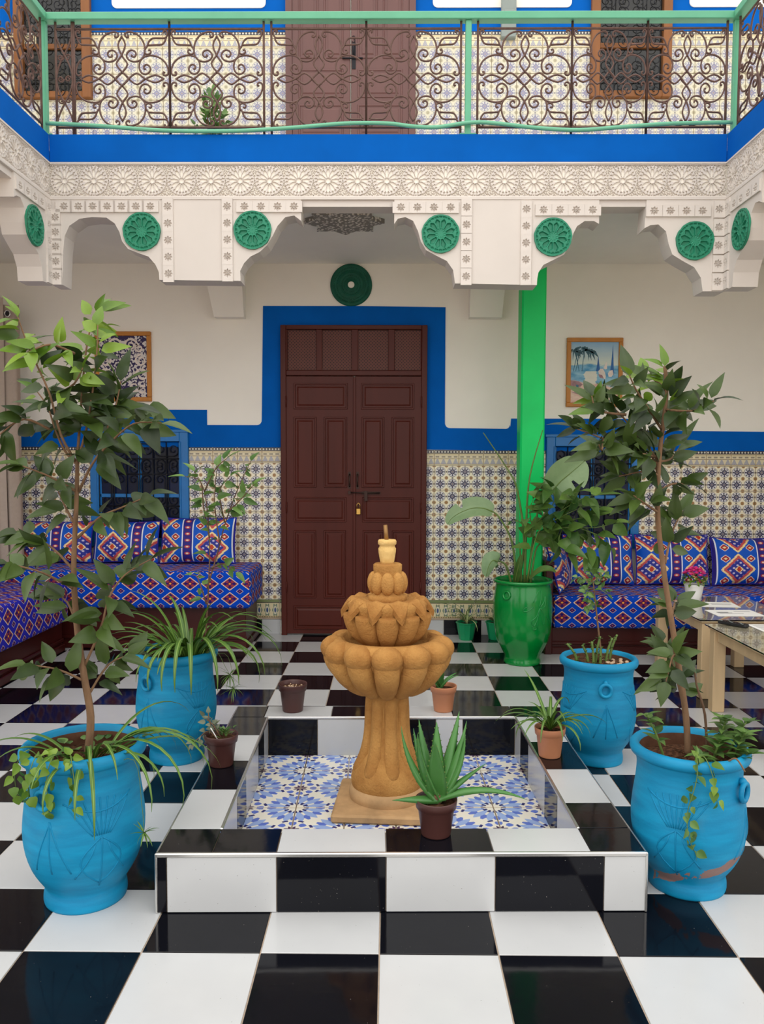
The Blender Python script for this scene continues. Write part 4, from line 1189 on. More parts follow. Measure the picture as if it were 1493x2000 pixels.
LT_Y=2.58
LT_TRUNK=[(-0.956, 0.445), (-0.944, 0.572), (-0.963, 0.707), (-0.982, 0.857), (-0.99, 1.023), (-0.985, 1.155), (-0.977, 1.27), (-0.972, 1.4)]
LT_BRANCH=[[(-0.975, 1.392), (-1.023, 1.433), (-1.063, 1.506), (-1.094, 1.578), (-1.141, 1.635)], [(-0.972, 1.4), (-0.949, 1.482), (-0.931, 1.579), (-0.912, 1.723), (-0.907, 1.832)], [(-0.978, 1.4), (-1.006, 1.481), (-1.028, 1.611), (-1.074, 1.739), (-1.096, 1.832)], [(-0.971, 1.417), (-0.975, 1.595), (-0.975, 1.739), (-0.966, 1.851), (-0.949, 1.912)], [(-0.969, 1.303), (-0.91, 1.392), (-0.843, 1.458), (-0.761, 1.515), (-0.671, 1.515)], [(-0.976, 1.155), (-0.904, 1.221), (-0.83, 1.254), (-0.748, 1.29)], [(-0.995, 1.056), (-1.071, 1.113), (-1.144, 1.146), (-1.21, 1.154)], [(-0.989, 0.99), (-1.056, 1.056), (-1.121, 1.089)], [(-0.985, 0.882), (-1.042, 0.932), (-1.099, 0.953)], [(-0.961, 0.74), (-0.902, 0.866), (-0.871, 0.966), (-0.817, 1.04), (-0.734, 1.09)], [(-0.963, 0.69), (-1.029, 0.74), (-1.111, 0.764)], [(-0.953, 0.639), (-0.913, 0.724), (-0.855, 0.741)], [(-0.977, 1.303), (-1.025, 1.351), (-1.082, 1.384)], [(-0.975, 1.4), (-0.908, 1.466), (-0.866, 1.563), (-0.848, 1.659)], [(-0.987, 1.204), (-1.027, 1.253), (-1.059, 1.302)], [(-0.975, 1.739), (-1.017, 1.755), (-1.058, 1.723)], [(-0.94, 1.53), (-0.866, 1.579), (-0.792, 1.579)], [(-1.055, 1.498), (-1.119, 1.53), (-1.178, 1.481)], [(-1.028, 1.611), (-0.97, 1.643), (-0.937, 1.691)]]
RT_Y=2.68
RT_TRUNK=[(1.027, 0.416), (1.017, 0.552), (0.991, 0.708), (0.96, 0.88), (0.93, 1.051), (0.908, 1.221), (0.907, 1.39), (0.918, 1.524), (0.927, 1.624), (0.92, 1.715)]
RT_BRANCH=[[(0.907, 1.406), (0.855, 1.482), (0.793, 1.565), (0.73, 1.623)], [(0.905, 1.398), (0.817, 1.44), (0.724, 1.481), (0.632, 1.515)], [(0.916, 1.507), (0.848, 1.582), (0.802, 1.632), (0.771, 1.673)], [(0.91, 1.406), (0.977, 1.415), (1.034, 1.465)], [(0.907, 1.238), (0.855, 1.263), (0.795, 1.297)], [(0.908, 1.306), (0.954, 1.331), (1.004, 1.331)], [(0.935, 1.068), (0.975, 1.162), (1.023, 1.238)], [(0.923, 1.574), (0.982, 1.565), (1.023, 1.591)], [(0.925, 1.64), (0.904, 1.682), (0.878, 1.706)], [(0.911, 1.356), (0.861, 1.373), (0.769, 1.356)], [(0.909, 1.406), (0.868, 1.423), (0.759, 1.44)], [(0.96, 0.88), (0.998, 0.915), (1.023, 0.915)], [(0.985, 0.743), (0.942, 0.777), (0.901, 0.708)], [(0.908, 1.356), (0.884, 1.457), (0.874, 1.524)], [(0.798, 1.557), (0.714, 1.573), (0.697, 1.623)], [(0.724, 1.481), (0.7, 1.439), (0.675, 1.456)], [(1.015, 0.561), (0.994, 0.726), (0.984, 0.777)]]

# ------------------------------------------------------------------ fountain platform
pcx, pcy = (PX0 + PX1) / 2, (PY0 + PY1) / 2
pt = thing('fountain_platform', 'raised square basin clad in black and white tiles, blue mosaic inside', 'basin', (pcx, pcy, 0), .021)
hx, hy = (PX1 - PX0) / 2, (PY1 - PY0) / 2
BW = .172                       # border width
ix, iy = hx - BW, hy - BW
def ptile(x0, x1, y0, y1, z0, z1, blk, bev=.0012): MB().box(x0, x1, y0, y1, z0, z1, bev).obj('tile', 'tile_black' if blk else 'tile_white', pt)
core = MB()
e = .01
core.box(-hx + e, hx - e, -hy + e, -iy - e, 0, PH - e).box(-hx + e, hx - e, iy + e, hy - e, 0, PH - e).box(-hx + e, -ix - e, -iy - e, iy + e, 0, PH - e).box(ix + e, hx - e, -iy - e, iy + e, 0, PH - e)
core.obj('platform_core', 'grout', pt)
gl = lambda x: x - pcx
g = .003
def run(a, b, cuts, first_black, fn):
    pts = [a] + [c for c in cuts if a + .005 < c < b - .005] + [b]; k = first_black
    for p, q in zip(pts[:-1], pts[1:]):
        fn(p + g / 2, q - g / 2, k); k = not k
# outer front face: thin strip, then whole tiles
run(-hx, hx, [gl(-.68), gl(-.34), gl(0), gl(.34), gl(.68)], True, lambda a, b, k: ptile(a, b, -hy, -hy + e, .002, PH - .014, k))
run(-hx, hx, [gl(-.68), gl(-.34), gl(0), gl(.34), gl(.68)], False, lambda a, b, k: ptile(a, b, hy - e, hy, .002, PH - .014, k))
ys = [-hy + .17, -hy + .51, -hy + .85, -hy + 1.19]
run(-hy, hy, ys, True, lambda a, b, k: ptile(-hx, -hx + e, a, b, .002, PH - .014, k))
run(-hy, hy, ys, False, lambda a, b, k: ptile(hx - e, hx, a, b, .002, PH - .014, k))
# top border
tz = (PH - e, PH)
for a, b, k in ((-hx, -ix, 1), (-ix, gl(-.34), 1), (gl(-.34), gl(0), 0), (gl(0), gl(.335), 1), (gl(.335), ix, 0), (ix, hx, 1)):
    ptile(a + g / 2, b - g / 2, -hy, -iy - g, *tz, k)
for a, b, k in ((-hx, -ix - .02, 1), (-ix - .02, gl(-.24), 0), (gl(-.24), gl(.07), 1), (gl(.07), gl(.345), 0), (gl(.345), ix, 1), (ix, hx, 1)):
    ptile(a + g / 2, b - g / 2, iy + g, hy, *tz, k)
run(-iy, iy, [-iy + .325, -iy + .62, -iy + .93], False, lambda a, b, k: ptile(-hx, -ix - g, a, b, *tz, k))
run(-iy, iy, [-iy + .20, -iy + .52, -iy + .84], True, lambda a, b, k: ptile(ix + g, hx, a, b, *tz, k))
# inner walls
run(-ix, ix, [-ix + .235, -ix + .53, -ix + .80, -ix + .93], True, lambda a, b, k: ptile(a, b, iy, iy + e, .0, PH - .014, k))
run(-ix, ix, [-ix + .3, -ix + .6, -ix + .9], False, lambda a, b, k: ptile(a, b, -iy - e, -iy, .0, PH - .014, k))
for s in (-1, 1):
    run(-iy, iy, [-iy + .30, -iy + .52, -iy + .86, -iy + 1.05], False, lambda a, b, k: ptile(min(s * ix, s * (ix + e)), max(s * ix, s * (ix + e)), a, b, 0, PH - .014, k))
# aluminium edge trims
def trim(x0, x1, y0, y1): MB().box(x0, x1, y0, y1, PH - .013, PH + .001, .003).obj('edge_trim', 'steel', pt)
trim(-hx - .003, hx + .003, -hy - .004, -hy + .009); trim(-hx - .003, -hx + .006, -hy, hy); trim(hx - .006, hx + .003, -hy, hy)
trim(-ix - .008, ix + .008, iy - .002, iy + .010); trim(-ix - .008, -ix + .004, -iy, iy); trim(ix - .004, ix + .008, -iy, iy)
for sx in (-1, 1): MB().box(sx * hx - .004, sx * hx + .004, -hy - .004, -hy + .004, 0, PH, .002).obj('edge_trim', 'steel', pt)
# mosaic floor of the basin
mos = MB().box(0, .197, 0, .197, -.006, .004, .001).mesh('mosaic_tile', 'mosaic', uvauto=lambda p, n: (p.x / .197, p.y / .197))
n = 6; off = -.6
for i in range(n):
    for j in range(n):
        x, y = off + i * .2, -.6 + j * .2
        x0, x1, y0, y1 = max(x, -ix), min(x + .197, ix), max(y, -iy), min(y + .197, iy)
        if x1 - x0 < .01 or y1 - y0 < .01: continue
        odd = (i + j) % 2
        def uvf(p, nn, x=x, y=y, odd=odd):
            u, v = (p.x - x) / .197, (p.y - y) / .197
            return (u, v) if not odd else (1 - u, v)
        MB().box(x0, x1, y0, y1, -.003, .004, .001).obj('mosaic_tile', 'mosaic', pt, uvauto=uvf)

# ------------------------------------------------------------------ stone fountain
ft = thing('fountain', 'carved sandstone fountain of two petalled bowls on a fluted pedestal', 'fountain', (.016, 3.265, .004))
SS = 'sandstone'
MB().box(-.205, .19, -.215, .165, 0, .035, .008).xf(Matrix.Rotation(-.06, 4, 'Z')).obj('plinth_block', 'concrete', ft)
MB().lathe([(.152, .03), (.156, .05), (.15, .075), (.142, .085)], 40, close_top=True).obj('plinth_ring', 'concrete', ft)
MB().lathe([(.142, .08), (.146, .095), (.147, .115), (.138, .15), (.118, .18), (.09, .22), (.078, .30), (.073, .38), (.074, .44), (.092, .455), (.096, .475), (.088, .49), (.084, .50)], 48).obj('pedestal', SS, ft)
rib = MB().tube(smooth_path([(.062, 0, .455), (.066, 0, .40), (.069, 0, .32), (.078, 0, .24), (.094, 0, .185), (.110, 0, .15), (.116, 0, .135)], 3), [.026] * 8 + [.0275, .029, .030, .031, .032, .033, .033, .032, .031, .027, .018], 10).mesh('pedestal_rib', SS)
for k in range(8): place('pedestal_rib', rib, ft, rot=(0, 0, 2 * PI * k / 8 + .2))
# lower bowl
MB().lathe([(.07, .47), (.12, .50), (.185, .565), (.222, .62), (.232, .665), (.215, .687), (.192, .692), (.184, .686), (.172, .668), (.135, .645), (.06, .635)], 56, close_top=True, close_bot=True).obj('lower_bowl', SS, ft)
pet = MB().tube(smooth_path([(.088, 0, .478), (.105, 0, .492), (.14, 0, .52), (.178, 0, .558), (.205, 0, .60), (.212, 0, .63)], 3), [.022, .028, .033, .036, .039, .042, .045, .046, .048, .050, .051, .052, .052, .052, .051, .05], 12)
pet.ball((.214, 0, .645), .062, 16, 10, (.95, 1.03, .82))
petm = pet.mesh('lower_petal', SS)
for k in range(12): place('lower_petal', petm, ft, rot=(0, 0, 2 * PI * k / 12 + PI / 2))
# upper bowl
MB().lathe([(.05, .655), (.075, .668), (.115, .71), (.145, .765), (.158, .81), (.165, .83), (.15, .846), (.11, .846), (.05, .838)], 48, close_top=True, close_bot=True).obj('upper_bowl', SS, ft)
up = MB().tube(smooth_path([(.055, 0, .668), (.08, 0, .685), (.108, 0, .715), (.130, 0, .755), (.142, 0, .80)], 3), [.02, .024, .028, .031, .034, .037, .04, .043, .045, .046, .047, .047, .044], 12)
upm = up.mesh('upper_petal', SS)
for k in range(10): place('upper_petal', upm, ft, rot=(0, 0, 2 * PI * k / 10 + PI / 2))
def rim_leaf():
    m = MB()
    def f(u, v):      # v along the leaf, u across
        a = 2 * u - 1
        w = .058 * (1 - v) ** .6 * (1 if v > .15 else .9)
        r = .105 + .085 * v; z = .848 + .012 * math.sin(v * PI) - .052 * max(0, v - .45) ** 1.4 * 2.2
        return (r, a * w, z - .016 * abs(a) * (1 - v * .5))
    m.grid(f, 8, 10); m.grid(lambda u, v: Vector(f(1 - u, v)) - Vector((.004, 0, .022)), 8, 10)
    # close the sides
    for s in (0, 1):
        m.grid(lambda u, v, s=s: Vector(f(s, v)) - Vector((.004, 0, .022)) * (u if s else 1 - u), 1, 10)
    m.uv = {}
    return m.mesh('rim_leaf', SS, smooth=False)
rl = rim_leaf()
for k in range(10): place('rim_leaf', rl, ft, rot=(0, 0, 2 * PI * (k + .5) / 10 + PI / 2))
MB().lathe([(.066, .826), (.076, .836), (.078, .85), (.074, .862), (.06, .868), (.056, .88), (.056, .955), (.058, .965), (.058, .985), (.052, .99)], 40, close_top=True, close_bot=True).obj('drum', SS, ft)
lb = MB().ball((.056, 0, .912), .033, 14, 10, (.80, .86, 1.4)).mesh('drum_lobe', SS)
for k in range(8): place('drum_lobe', lb, ft, rot=(0, 0, 2 * PI * k / 8 + PI / 2))
MB().lathe([(.025, .985), (.029, 1.0), (.035, 1.035), (.036, 1.05), (.031, 1.058), (.031, 1.063), (.037, 1.068), (.0375, 1.08), (.034, 1.086)], 32, close_top=True, close_bot=True).xf(Matrix.Translation((-.002, 0, 0))).obj('finial_vase', 'sandstone_pale', ft)
MB().tube([(-.004, 0, 1.08), (-.010, 0, 1.145)], .0085, 8).obj('water_pipe', 'brass_dull', ft) if plain('brass_dull', srgb(150, 112, 66), .45, .5, metal=.5) else None

# ------------------------------------------------------------------ planters
def interp(prof, z):
    for (r0, z0), (r1, z1) in zip(prof[:-1], prof[1:]):
        if z0 <= z <= z1 and z1 > z0: return r0 + (r1 - r0) * (z - z0) / (z1 - z0)
    return prof[-1][0]
BASEP = [(.128, 0), (.131, .012), (.130, .03), (.126, .048), (.130, .06), (.148, .085), (.168, .12), (.183, .165), (.190, .21), (.190, .25), (.185, .30), (.178, .345), (.174, .385), (.174, .41), (.178, .428), (.180, .437)]
RIM = [(.186, .440), (.195, .445), (.199, .456), (.198, .468), (.190, .477), (.180, .479), (.171, .474), (.166, .460), (.162, .43), (.160, .40), (.158, .385)]
def planter(label, loc, ks, H, ring_az, mat='pot_blue', fans=(), tris=(), group='blue pots around the fountain', name='planter', soil=.425):
    t = thing(name, label, 'planter', loc, 0, group)
    kz = H / .479
    P_ = [(r * ks, z * kz) for r, z in BASEP]; Q = [(r * ks, z * kz) for r, z in RIM]
    MB().lathe(smooth2(P_) + Q[:8], 56, close_bot=True).obj('pot', mat, t, smooth=True)
    MB().lathe(Q[7:], 56).obj('pot_inside', 'inner_clay', t, smooth=True)
    sz = soil * kz
    random.seed(int(abs(loc[0]) * 100) + 7)
    m = MB()
    m.lathe([(.1625 * ks, sz - .004), (.12 * ks, sz + .004), (.06 * ks, sz + .010), (.0005, sz + .008)], 24, fn=lambda a, r, z, k: (r, z + (.006 * math.sin(a * 5 + k) if k else 0)))
    m.obj('soil', 'soil', t, smooth=True)
    groove = 'pot_groove'
    def surf(az, z, ee=.0):
        r = interp(P_, z) + ee; return (r * math.sin(az), -r * math.cos(az), z)
    if ring_az is not None:
        zz = .375 * kz; rr = interp(P_, zz)
        mtx = Matrix.Rotation(ring_az, 4, 'Z')
        q = [(.026 * math.cos(a), -rr - .014, zz - .012 + .028 * math.sin(a)) for a in [2 * PI * k / 22 for k in range(22)]]
        MB().tube(q, .0085, 8, closed=True).xf(mtx).obj('ring_handle', mat, t)
        MB().ball((0, -rr - .008, zz + .02), .013, 10, 6, (.9, 1, 1.1)).xf(mtx).obj('ring_boss', mat, t)
    def line(pts, w=.0032): MB().tube([surf(a, z * kz, -.0006) for a, z in pts], w, 5).obj('carved_line', groove, t)
    for az in tris:
        for d in (-.30, .0, .30):
            line([(az + d * k / 8 * (1 + .15 * k / 8), .30 - .155 * k / 8 + .012 * abs(d) * k / 8) for k in range(9)])
    for az in fans:
        for k in range(9):
            d = -.55 + 1.1 * k / 8
            line([(az + d * (.25 + .75 * s / 6), .255 + .105 * (s / 6) * math.cos(d * 1.1)) for s in range(7)], .0026)
        line([(az - .62 + .62 * 2 * k / 12, .352 - .03 * math.sin(PI * k / 12)) for k in range(13)])
        line([(az, .25 - .16 * k / 6) for k in range(7)])
        for s in (1, -1): line([(az + s * .34 * math.sin(PI * k / 8), .25 - .15 * k / 8) for k in range(9)])
        for s in (1, -1): line([(az + s * (.1 + .35 * k / 6), .25 - .02 - .10 * (k / 6) ** .7) for k in range(7)])
    return t, sz
def smooth2(P):
    return [(v.x, v.y) for v in smooth_path([(r, z, 0) for r, z in P], 2)]

# ---- leaves
def leaf_mesh(L, W, mat, fold=.25, curl=.3, tip=.35, name='leaf', wavy=0.0, n=6):
    m = MB()
    def f(u, v):
        a = 2 * u - 1
        w = W * .5 * 1.02 * math.sin(PI * v ** (.5 + tip * .5)) ** .85 * (1 - .25 * v) * 1.12 if 0 < v < 1 else 0
        x = L * v; z = -curl * L * v * v + fold * abs(a) * w - .0 + wavy * math.sin(v * 14) * abs(a) * W
        return (x, a * w, z)
    m.grid(f, 4, n)
    return m.mesh(name, mat, smooth=True)
def leaf_set(mat, L, W, **k):
    return [leaf_mesh(L * s, W * w, mat, curl=c, **k) for s, w, c in ((1, 1, .25), (.85, 1.05, .4), (1.15, .95, .15), (.95, .9, .5))]
def frame(d, up):
    d = Vector(d).normalized(); up = Vector(up)
    y = up.cross(d)
    y = y.normalized() if y.length > 1e-4 else Vector((0, 1, 0)).cross(d).normalized()
    z = d.cross(y)
    return Matrix((d, y, z)).transposed().to_euler()
def put_leaf(parent, meshes, pos, d, up=(0, 0, 1), s=1.0, name='leaf'):
    o = place(name, random.choice(meshes) if isinstance(meshes, list) else meshes, parent, pos, frame(d, up), (s, s, s)); return o

LV = {k: leaf_set(m, L, W) for k, (m, L, W) in dict(tree=('leaf_dark', .108, .052), bright=('leaf_bright', .085, .038), mid=('leaf_mid', .07, .036), ovate=('leaf_dark', .098, .044), ovb=('leaf_bright', .085, .036), lemon=('leaf_lemon', .15, .085), small=('leaf_mid', .035, .022), grey=('leaf_grey', .028, .02), tiny=('leaf_mid', .022, .012)).items()}
def strand(parent, pts, r0, r1, mat, name='branch', n=4):
    p = smooth_path(pts, n); k = len(p)
    strand.last = MB().tube(p, [r0 + (r1 - r0) * i / (k - 1) for i in range(k)], 7).obj(name, mat, parent); return p
def bough(parent, pts, r0, r1, sets, step, start=.25, droop=.35, spread=.9, scale=1.0, mat='bark', jitter=.012, bright_z=None):
    p = strand(parent, pts, r0, r1, mat); parent = strand.last
    acc = 0.0; tot = sum((p[i + 1] - p[i]).length for i in range(len(p) - 1)); run_ = 0.0; nxt = tot * start; side = 1
    for i in range(len(p) - 1):
        seg = (p[i + 1] - p[i]); L = seg.length
        while run_ + L >= nxt:
            q = p[i] + seg * ((nxt - run_) / max(L, 1e-6)); tg = seg.normalized()
            sd = Vector((random.uniform(-1, 1), random.uniform(-1, 1), random.uniform(-.3, .4)))
            sd = (sd - tg * sd.dot(tg)); sd = sd.normalized() if sd.length > .01 else Vector((1, 0, 0))
            frac = nxt / tot
            d = tg * (.25 + .5 * frac) + sd * spread + Vector((0, 0, -droop * (1 - .6 * frac)))
            st = sets[0]
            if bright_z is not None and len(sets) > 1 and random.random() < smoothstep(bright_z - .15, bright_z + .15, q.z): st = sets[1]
            put_leaf(parent, st, q + sd * random.uniform(.004, jitter + .004), d, (random.uniform(-.9, .9), random.uniform(-1.3, .1), random.uniform(.1, .9)), scale * random.uniform(.75, 1.15))
            nxt += step * random.uniform(.7, 1.3)
        run_ += L
    put_leaf(parent, sets[-1] if bright_z is not None and p[-1].z > bright_z else sets[0], p[-1], tg, (0, -.3, 1), scale)
def strap(parent, base, az, el, L, w, bend, mat='leaf_spider', tipdown=0.0, n=12, name='leaf'):
    """arching strap leaf: az azimuth, el start elevation, bend total downward turn"""
    pts = []; p = Vector(base); a = el
    for k in range(n + 1):
        pts.append(p.copy()); t = k / n
        d = Vector((math.cos(az) * math.cos(a), math.sin(az) * math.cos(a), math.sin(a)))
        p = p + d * (L / n); a -= bend / n * (.5 + t * 1.2)
    sd = Vector((-math.sin(az), math.cos(az), 0))
    def f(u, v):
        i = min(n, int(round(v * n))); ww = w * (min(1, .55 + v * 2.5)) * (1 - v ** 3 * .92)
        q = pts[i] + sd * ((u - .5) * ww)
        return q + Vector((0, 0, abs(u - .5) * ww * .5))
    return MB().grid(f, 4, n).obj(name, mat, parent, smooth=True)
def az_px(deg): return math.radians(deg)

# front left planter with the tall tree
random.seed(11)
P1, s1 = planter('front left turquoise clay pot with a tall leafy tree', (-.955, 2.545, 0), .98, .505, -.33, 'pot_blue', fans=(.62,), tris=(-.22,))
o1 = Vector((-.955, 2.545, 0))
def tree(t, o, Y, trunk, branches, r0, sets, step, scale, bz, depth=.16, bark='bark', r1=.006, droop=.55, brr=.0048):
    L = lambda x, z, dy=0: (x - o.x, Y + dy - o.y, z)
    strand(t, [L(*p) for p in trunk], r0, r1, bark, 'trunk')
    for k, b in enumerate(branches):
        dy = depth * math.sin(k * 2.399 + .6); n = len(b) - 1
        bough(t, [L(x, z, dy * (i / n) ** .8) for i, (x, z) in enumerate(b)], brr, .0018, sets, step, droop=droop, scale=scale, mat=bark, bright_z=bz)
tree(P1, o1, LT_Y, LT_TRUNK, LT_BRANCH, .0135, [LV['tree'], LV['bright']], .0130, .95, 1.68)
random.seed(5)
for k in range(16):
    a = random.uniform(-100, 60); strap(P1, (.02 + .06 * math.cos(math.radians(a)), -.02 + .07 * math.sin(math.radians(a)), s1), math.radians(a), random.uniform(.5, 1.1), random.uniform(.22, .42), .016, random.uniform(1.8, 2.8))
for (az, L, b) in ((-8, .52, 2.6), (-25, .50, 2.75), (8, .46, 2.7), (-40, .45, 2.6), (-150, .24, 1.6), (-165, .28, 1.4), (170, .22, 1.3)): strap(P1, (.05 * math.cos(math.radians(az)), .05 * math.sin(math.radians(az)), s1), math.radians(az), .75, L, .017, b)
def trailing(t, pts, sets, step=.02, scale=1.0, r=.002):
    bough(t, pts, r, .001, sets, step, start=.1, droop=.2, spread=.8, scale=scale, mat='stem_green', jitter=.008)
rnd = {'round': leaf_set('leaf_mid', .034, .027), 'hyb': leaf_set('leaf_bright', .036, .028)}
for pts in ([(-.08, -.09, s1), (-.118, -.132, s1 + .075), (-.15, -.155, s1 + .02), (-.148, -.15, s1 - .06)], [(-.05, -.10, s1), (-.07, -.17, s1 + .075), (-.09, -.195, s1 + .02), (-.10, -.18, s1 - .06)], [(-.02, -.12, s1), (-.02, -.175, s1 + .075), (-.03, -.212, s1 + .02), (-.03, -.2, s1 - .09)], [(.02, -.12, s1), (.03, -.18, s1 + .075), (.05, -.208, s1), (.045, -.198, s1 - .08)]):
    trailing(P1, pts, [rnd['hyb']], .016)
for k in range(30):
    a, r = random.uniform(0, 2 * PI), random.uniform(.03, .14); put_leaf(P1, rnd['round'], (r * math.cos(a), r * math.sin(a), s1 + random.uniform(.01, .04)), (math.cos(a), math.sin(a), random.uniform(0, .8)), s=random.uniform(.8, 1.3))
# hanging dry plantlet at the right of the pot
def plantlet(t, path, n, L, mat='leaf_spider', w=.006):
    p = strand(t, path, .0012, .0008, 'stem_green', 'runner')
    for k in range(n): strap(t, p[-1], random.uniform(0, 2 * PI), random.uniform(-1.3, .9), random.uniform(.6, 1) * L, w, random.uniform(.2, 1.2), mat, n=6)
plantlet(P1, [(.1, -.08, s1), (.2, -.12, s1 + .04), (.225, -.13, s1 - .1), (.23, -.13, .265)], 14, .05)

# back left planter with spider plant and thin stems
random.seed(21)
P2, s2 = planter('turquoise clay pot with long arching spider plant, behind the front left one', (-.985, 3.785, 0), .98, .52, -.55, 'pot_blue', fans=(.85,), tris=(-.5,))
o2 = Vector((-.985, 3.785, 0))
for k in range(46):
    a = random.uniform(0, 2 * PI); strap(P2, (.07 + .05 * math.cos(a), -.02 + .05 * math.sin(a), s2), a, random.uniform(.75, 1.45), random.uniform(.24, .46), .025, random.uniform(.9, 2.3))
for (az, L, b, el) in ((-95, .52, 2.9, .95), (-75, .55, 2.8, .9), (-60, .60, 2.8, .95), (-45, .55, 2.6, .9), (-110, .46, 2.9, .9), (-25, .56, 2.5, .9), (-5, .6, 2.6, .95), (-130, .38, 2.5, .8), (-85, .58, 3.0, 1.0), (10, .55, 2.5, 1.0), (-15, .5, 2.7, .8)):
    strap(P2, (.07, -.03, s2), math.radians(az), el, L, .028, b)
ST = [[(-0.867, 0.47), (-0.845, 0.794), (-0.838, 1.041), (-0.86, 1.261), (-0.908, 1.358)], [(-0.852, 0.794), (-0.802, 0.967), (-0.764, 1.114), (-0.701, 1.286), (-0.644, 1.408)], [(-0.838, 1.041), (-0.861, 1.188), (-0.872, 1.31), (-0.94, 1.334)], [(-0.764, 1.114), (-0.787, 1.261), (-0.737, 1.334)], [(-0.751, 1.163), (-0.689, 1.225), (-0.628, 1.298)], [(-0.834, 0.893), (-0.765, 0.918), (-0.704, 0.881)], [(-0.789, 1.016), (-0.812, 1.212), (-0.798, 1.383)], [(-0.855, 0.72), (-0.901, 0.843), (-0.938, 0.855)], [(-0.86, 1.261), (-0.80, 1.37), (-0.741, 1.42)]]
for k, b in enumerate(ST):
    bough(P2, [(x - o2.x, 3.86 - o2.y + .05 * math.sin(k * 2.1) * i / (len(b) - 1), z) for i, (x, z) in enumerate(b)], .004, .0015, [LV['mid']], .028 if k not in (0,) else .05, start=.55 if k in (0, 1) else .2, droop=.3, scale=1.0, mat='bark_dark')
plantlet(P2, [(.1, -.06, s2), (.2, -.1, s2 + .08), (.26, -.12, s2), (.28, -.13, .43)], 26, .085, w=.005)
plantlet(P2, [(.1, -.02, s2), (.24, -.05, s2 + .05), (.285, -.08, s2 - .05), (.29, -.10, .36)], 14, .07, w=.005)

# back right planter
random.seed(31)
P3, s3 = planter('turquoise clay pot with a thin stem and stubby green shoots, near the tables', (1.012, 3.79, 0), .91, .495, -.06, 'pot_blue', fans=(1.1, -1.2), tris=(-.02,), soil=.448)
o3 = Vector((1.012, 3.79, 0))
strand(P3, [(1.04 - o3.x, .04, s3 - .01), (1.018 - o3.x, .05, .631), (.995 - o3.x, .06, .835)], .0058, .003, 'bark', 'trunk')
for b in ([(.995, .83), (.955, .855), (.922, .845)], [(.995, .83), (1.03, .86), (1.068, .855)], [(.995, .82), (.994, .86), (.99, .905)], [(1.009, .70), (.98, .765), (.961, .72)], [(.995, .8), (1.03, .80), (1.06, .78)], [(.995, .81), (.97, .80), (.945, .79)]):
    bough(P3, [(x - o3.x, .06 + random.uniform(-.04, .04) * i, z) for i, (x, z) in enumerate(b)], .002, .001, [leaf_set('leaf_lemon', .04, .015) if b is None else LV['small']], .008, start=.1, droop=.3, scale=.95, mat='stem_green')
shoot = MB()
for (x, y, h, l) in ((-.02, -.02, .13, .02), (-.055, -.03, .09, -.03), (.03, -.01, .12, .03), (-.005, -.05, .08, 0), (.055, .02, .13, .035), (-.1, .0, .09, -.05), (-.035, -.045, .11, -.01)):
    p = strand(P3, [(x, y, s3), (x + l * .3, y, s3 + h * .5), (x + l, y, s3 + h)], .007, .005, 'stem_green', 'shoot')
    for k in range(16):
        i = random.randrange(len(p)); a = random.uniform(0, 2 * PI); put_leaf(P3, LV['tiny'], p[i] + Vector((math.cos(a), math.sin(a), 0)) * .005, (math.cos(a), math.sin(a), .9), s=.75)
for k in range(34):
    a, r = random.uniform(-.9, 1.0), random.uniform(.03, .13); q = random.uniform(.005, .011)
    MB().ball((r * math.cos(a), -.02 + r * math.sin(a), s3 + .008), q, 6, 4, (1, .8, .6)).obj('pebble', 'stone_gravel', P3)

# front right planter with the second tree
random.seed(41)
P4, s4 = planter('front right turquoise clay pot with chipped paint and a slim branching tree', (1.02, 2.65, 0), .955, .475, .80, 'pot_blue_worn', fans=(-.55,), tris=(.95,))
o4 = Vector((1.02, 2.65, 0))
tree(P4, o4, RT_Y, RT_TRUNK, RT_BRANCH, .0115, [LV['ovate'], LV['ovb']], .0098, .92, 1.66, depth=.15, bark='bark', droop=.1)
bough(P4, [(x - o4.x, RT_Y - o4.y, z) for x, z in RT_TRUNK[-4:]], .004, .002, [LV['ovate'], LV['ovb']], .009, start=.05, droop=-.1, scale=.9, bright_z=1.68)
strand(P4, [(.07, .03, s4), (.06, .03, .56), (.03, .03, .66), (.022, .03, .72)], .005, .003, 'bark_dark', 'trunk')
for (x, y, h, lx, n) in ((-.09, -.03, .16, -.07, 14), (.09, .0, .14, .02, 18), (.12, -.05, .11, .03, 16), (.05, -.06, .09, .02, 14), (.14, .03, .12, .05, 12), (.02, -.08, .05, -.02, 8), (.10, -.09, .06, .05, 10)):
    p = strand(P4, [(x, y, s4), (x + lx * .5, y - .01, s4 + h * .6), (x + lx, y - .02, s4 + h)], .005, .002, 'stem_green', 'shoot')
    for k in range(n):
        i = int(len(p) * (.35 + .65 * k / n)); a = k * 2.4; put_leaf(P4, LV['mid'], p[min(i, len(p) - 1)], (math.cos(a), math.sin(a), .55), s=random.uniform(.6, 1.0))
trailing(P4, [(-.02, -.1, s4), (-.04, -.165, s4 + .07), (-.05, -.20, s4 + .01), (-.075, -.195, .32), (-.07, -.20, .25), (-.05, -.195, .20)], [rnd['round']], .017, .9)
trailing(P4, [(-.03, -.1, s4), (-.02, -.17, s4 + .07), (.0, -.205, .43), (.015, -.195, .36)], [rnd['hyb']], .018, .9)
strand(P4, [(.06, -.16, s4 + .05), (.075, -.185, s4 + .068), (.10, -.192, s4 + .03)], .003, .0025, 'bark', 'twine')

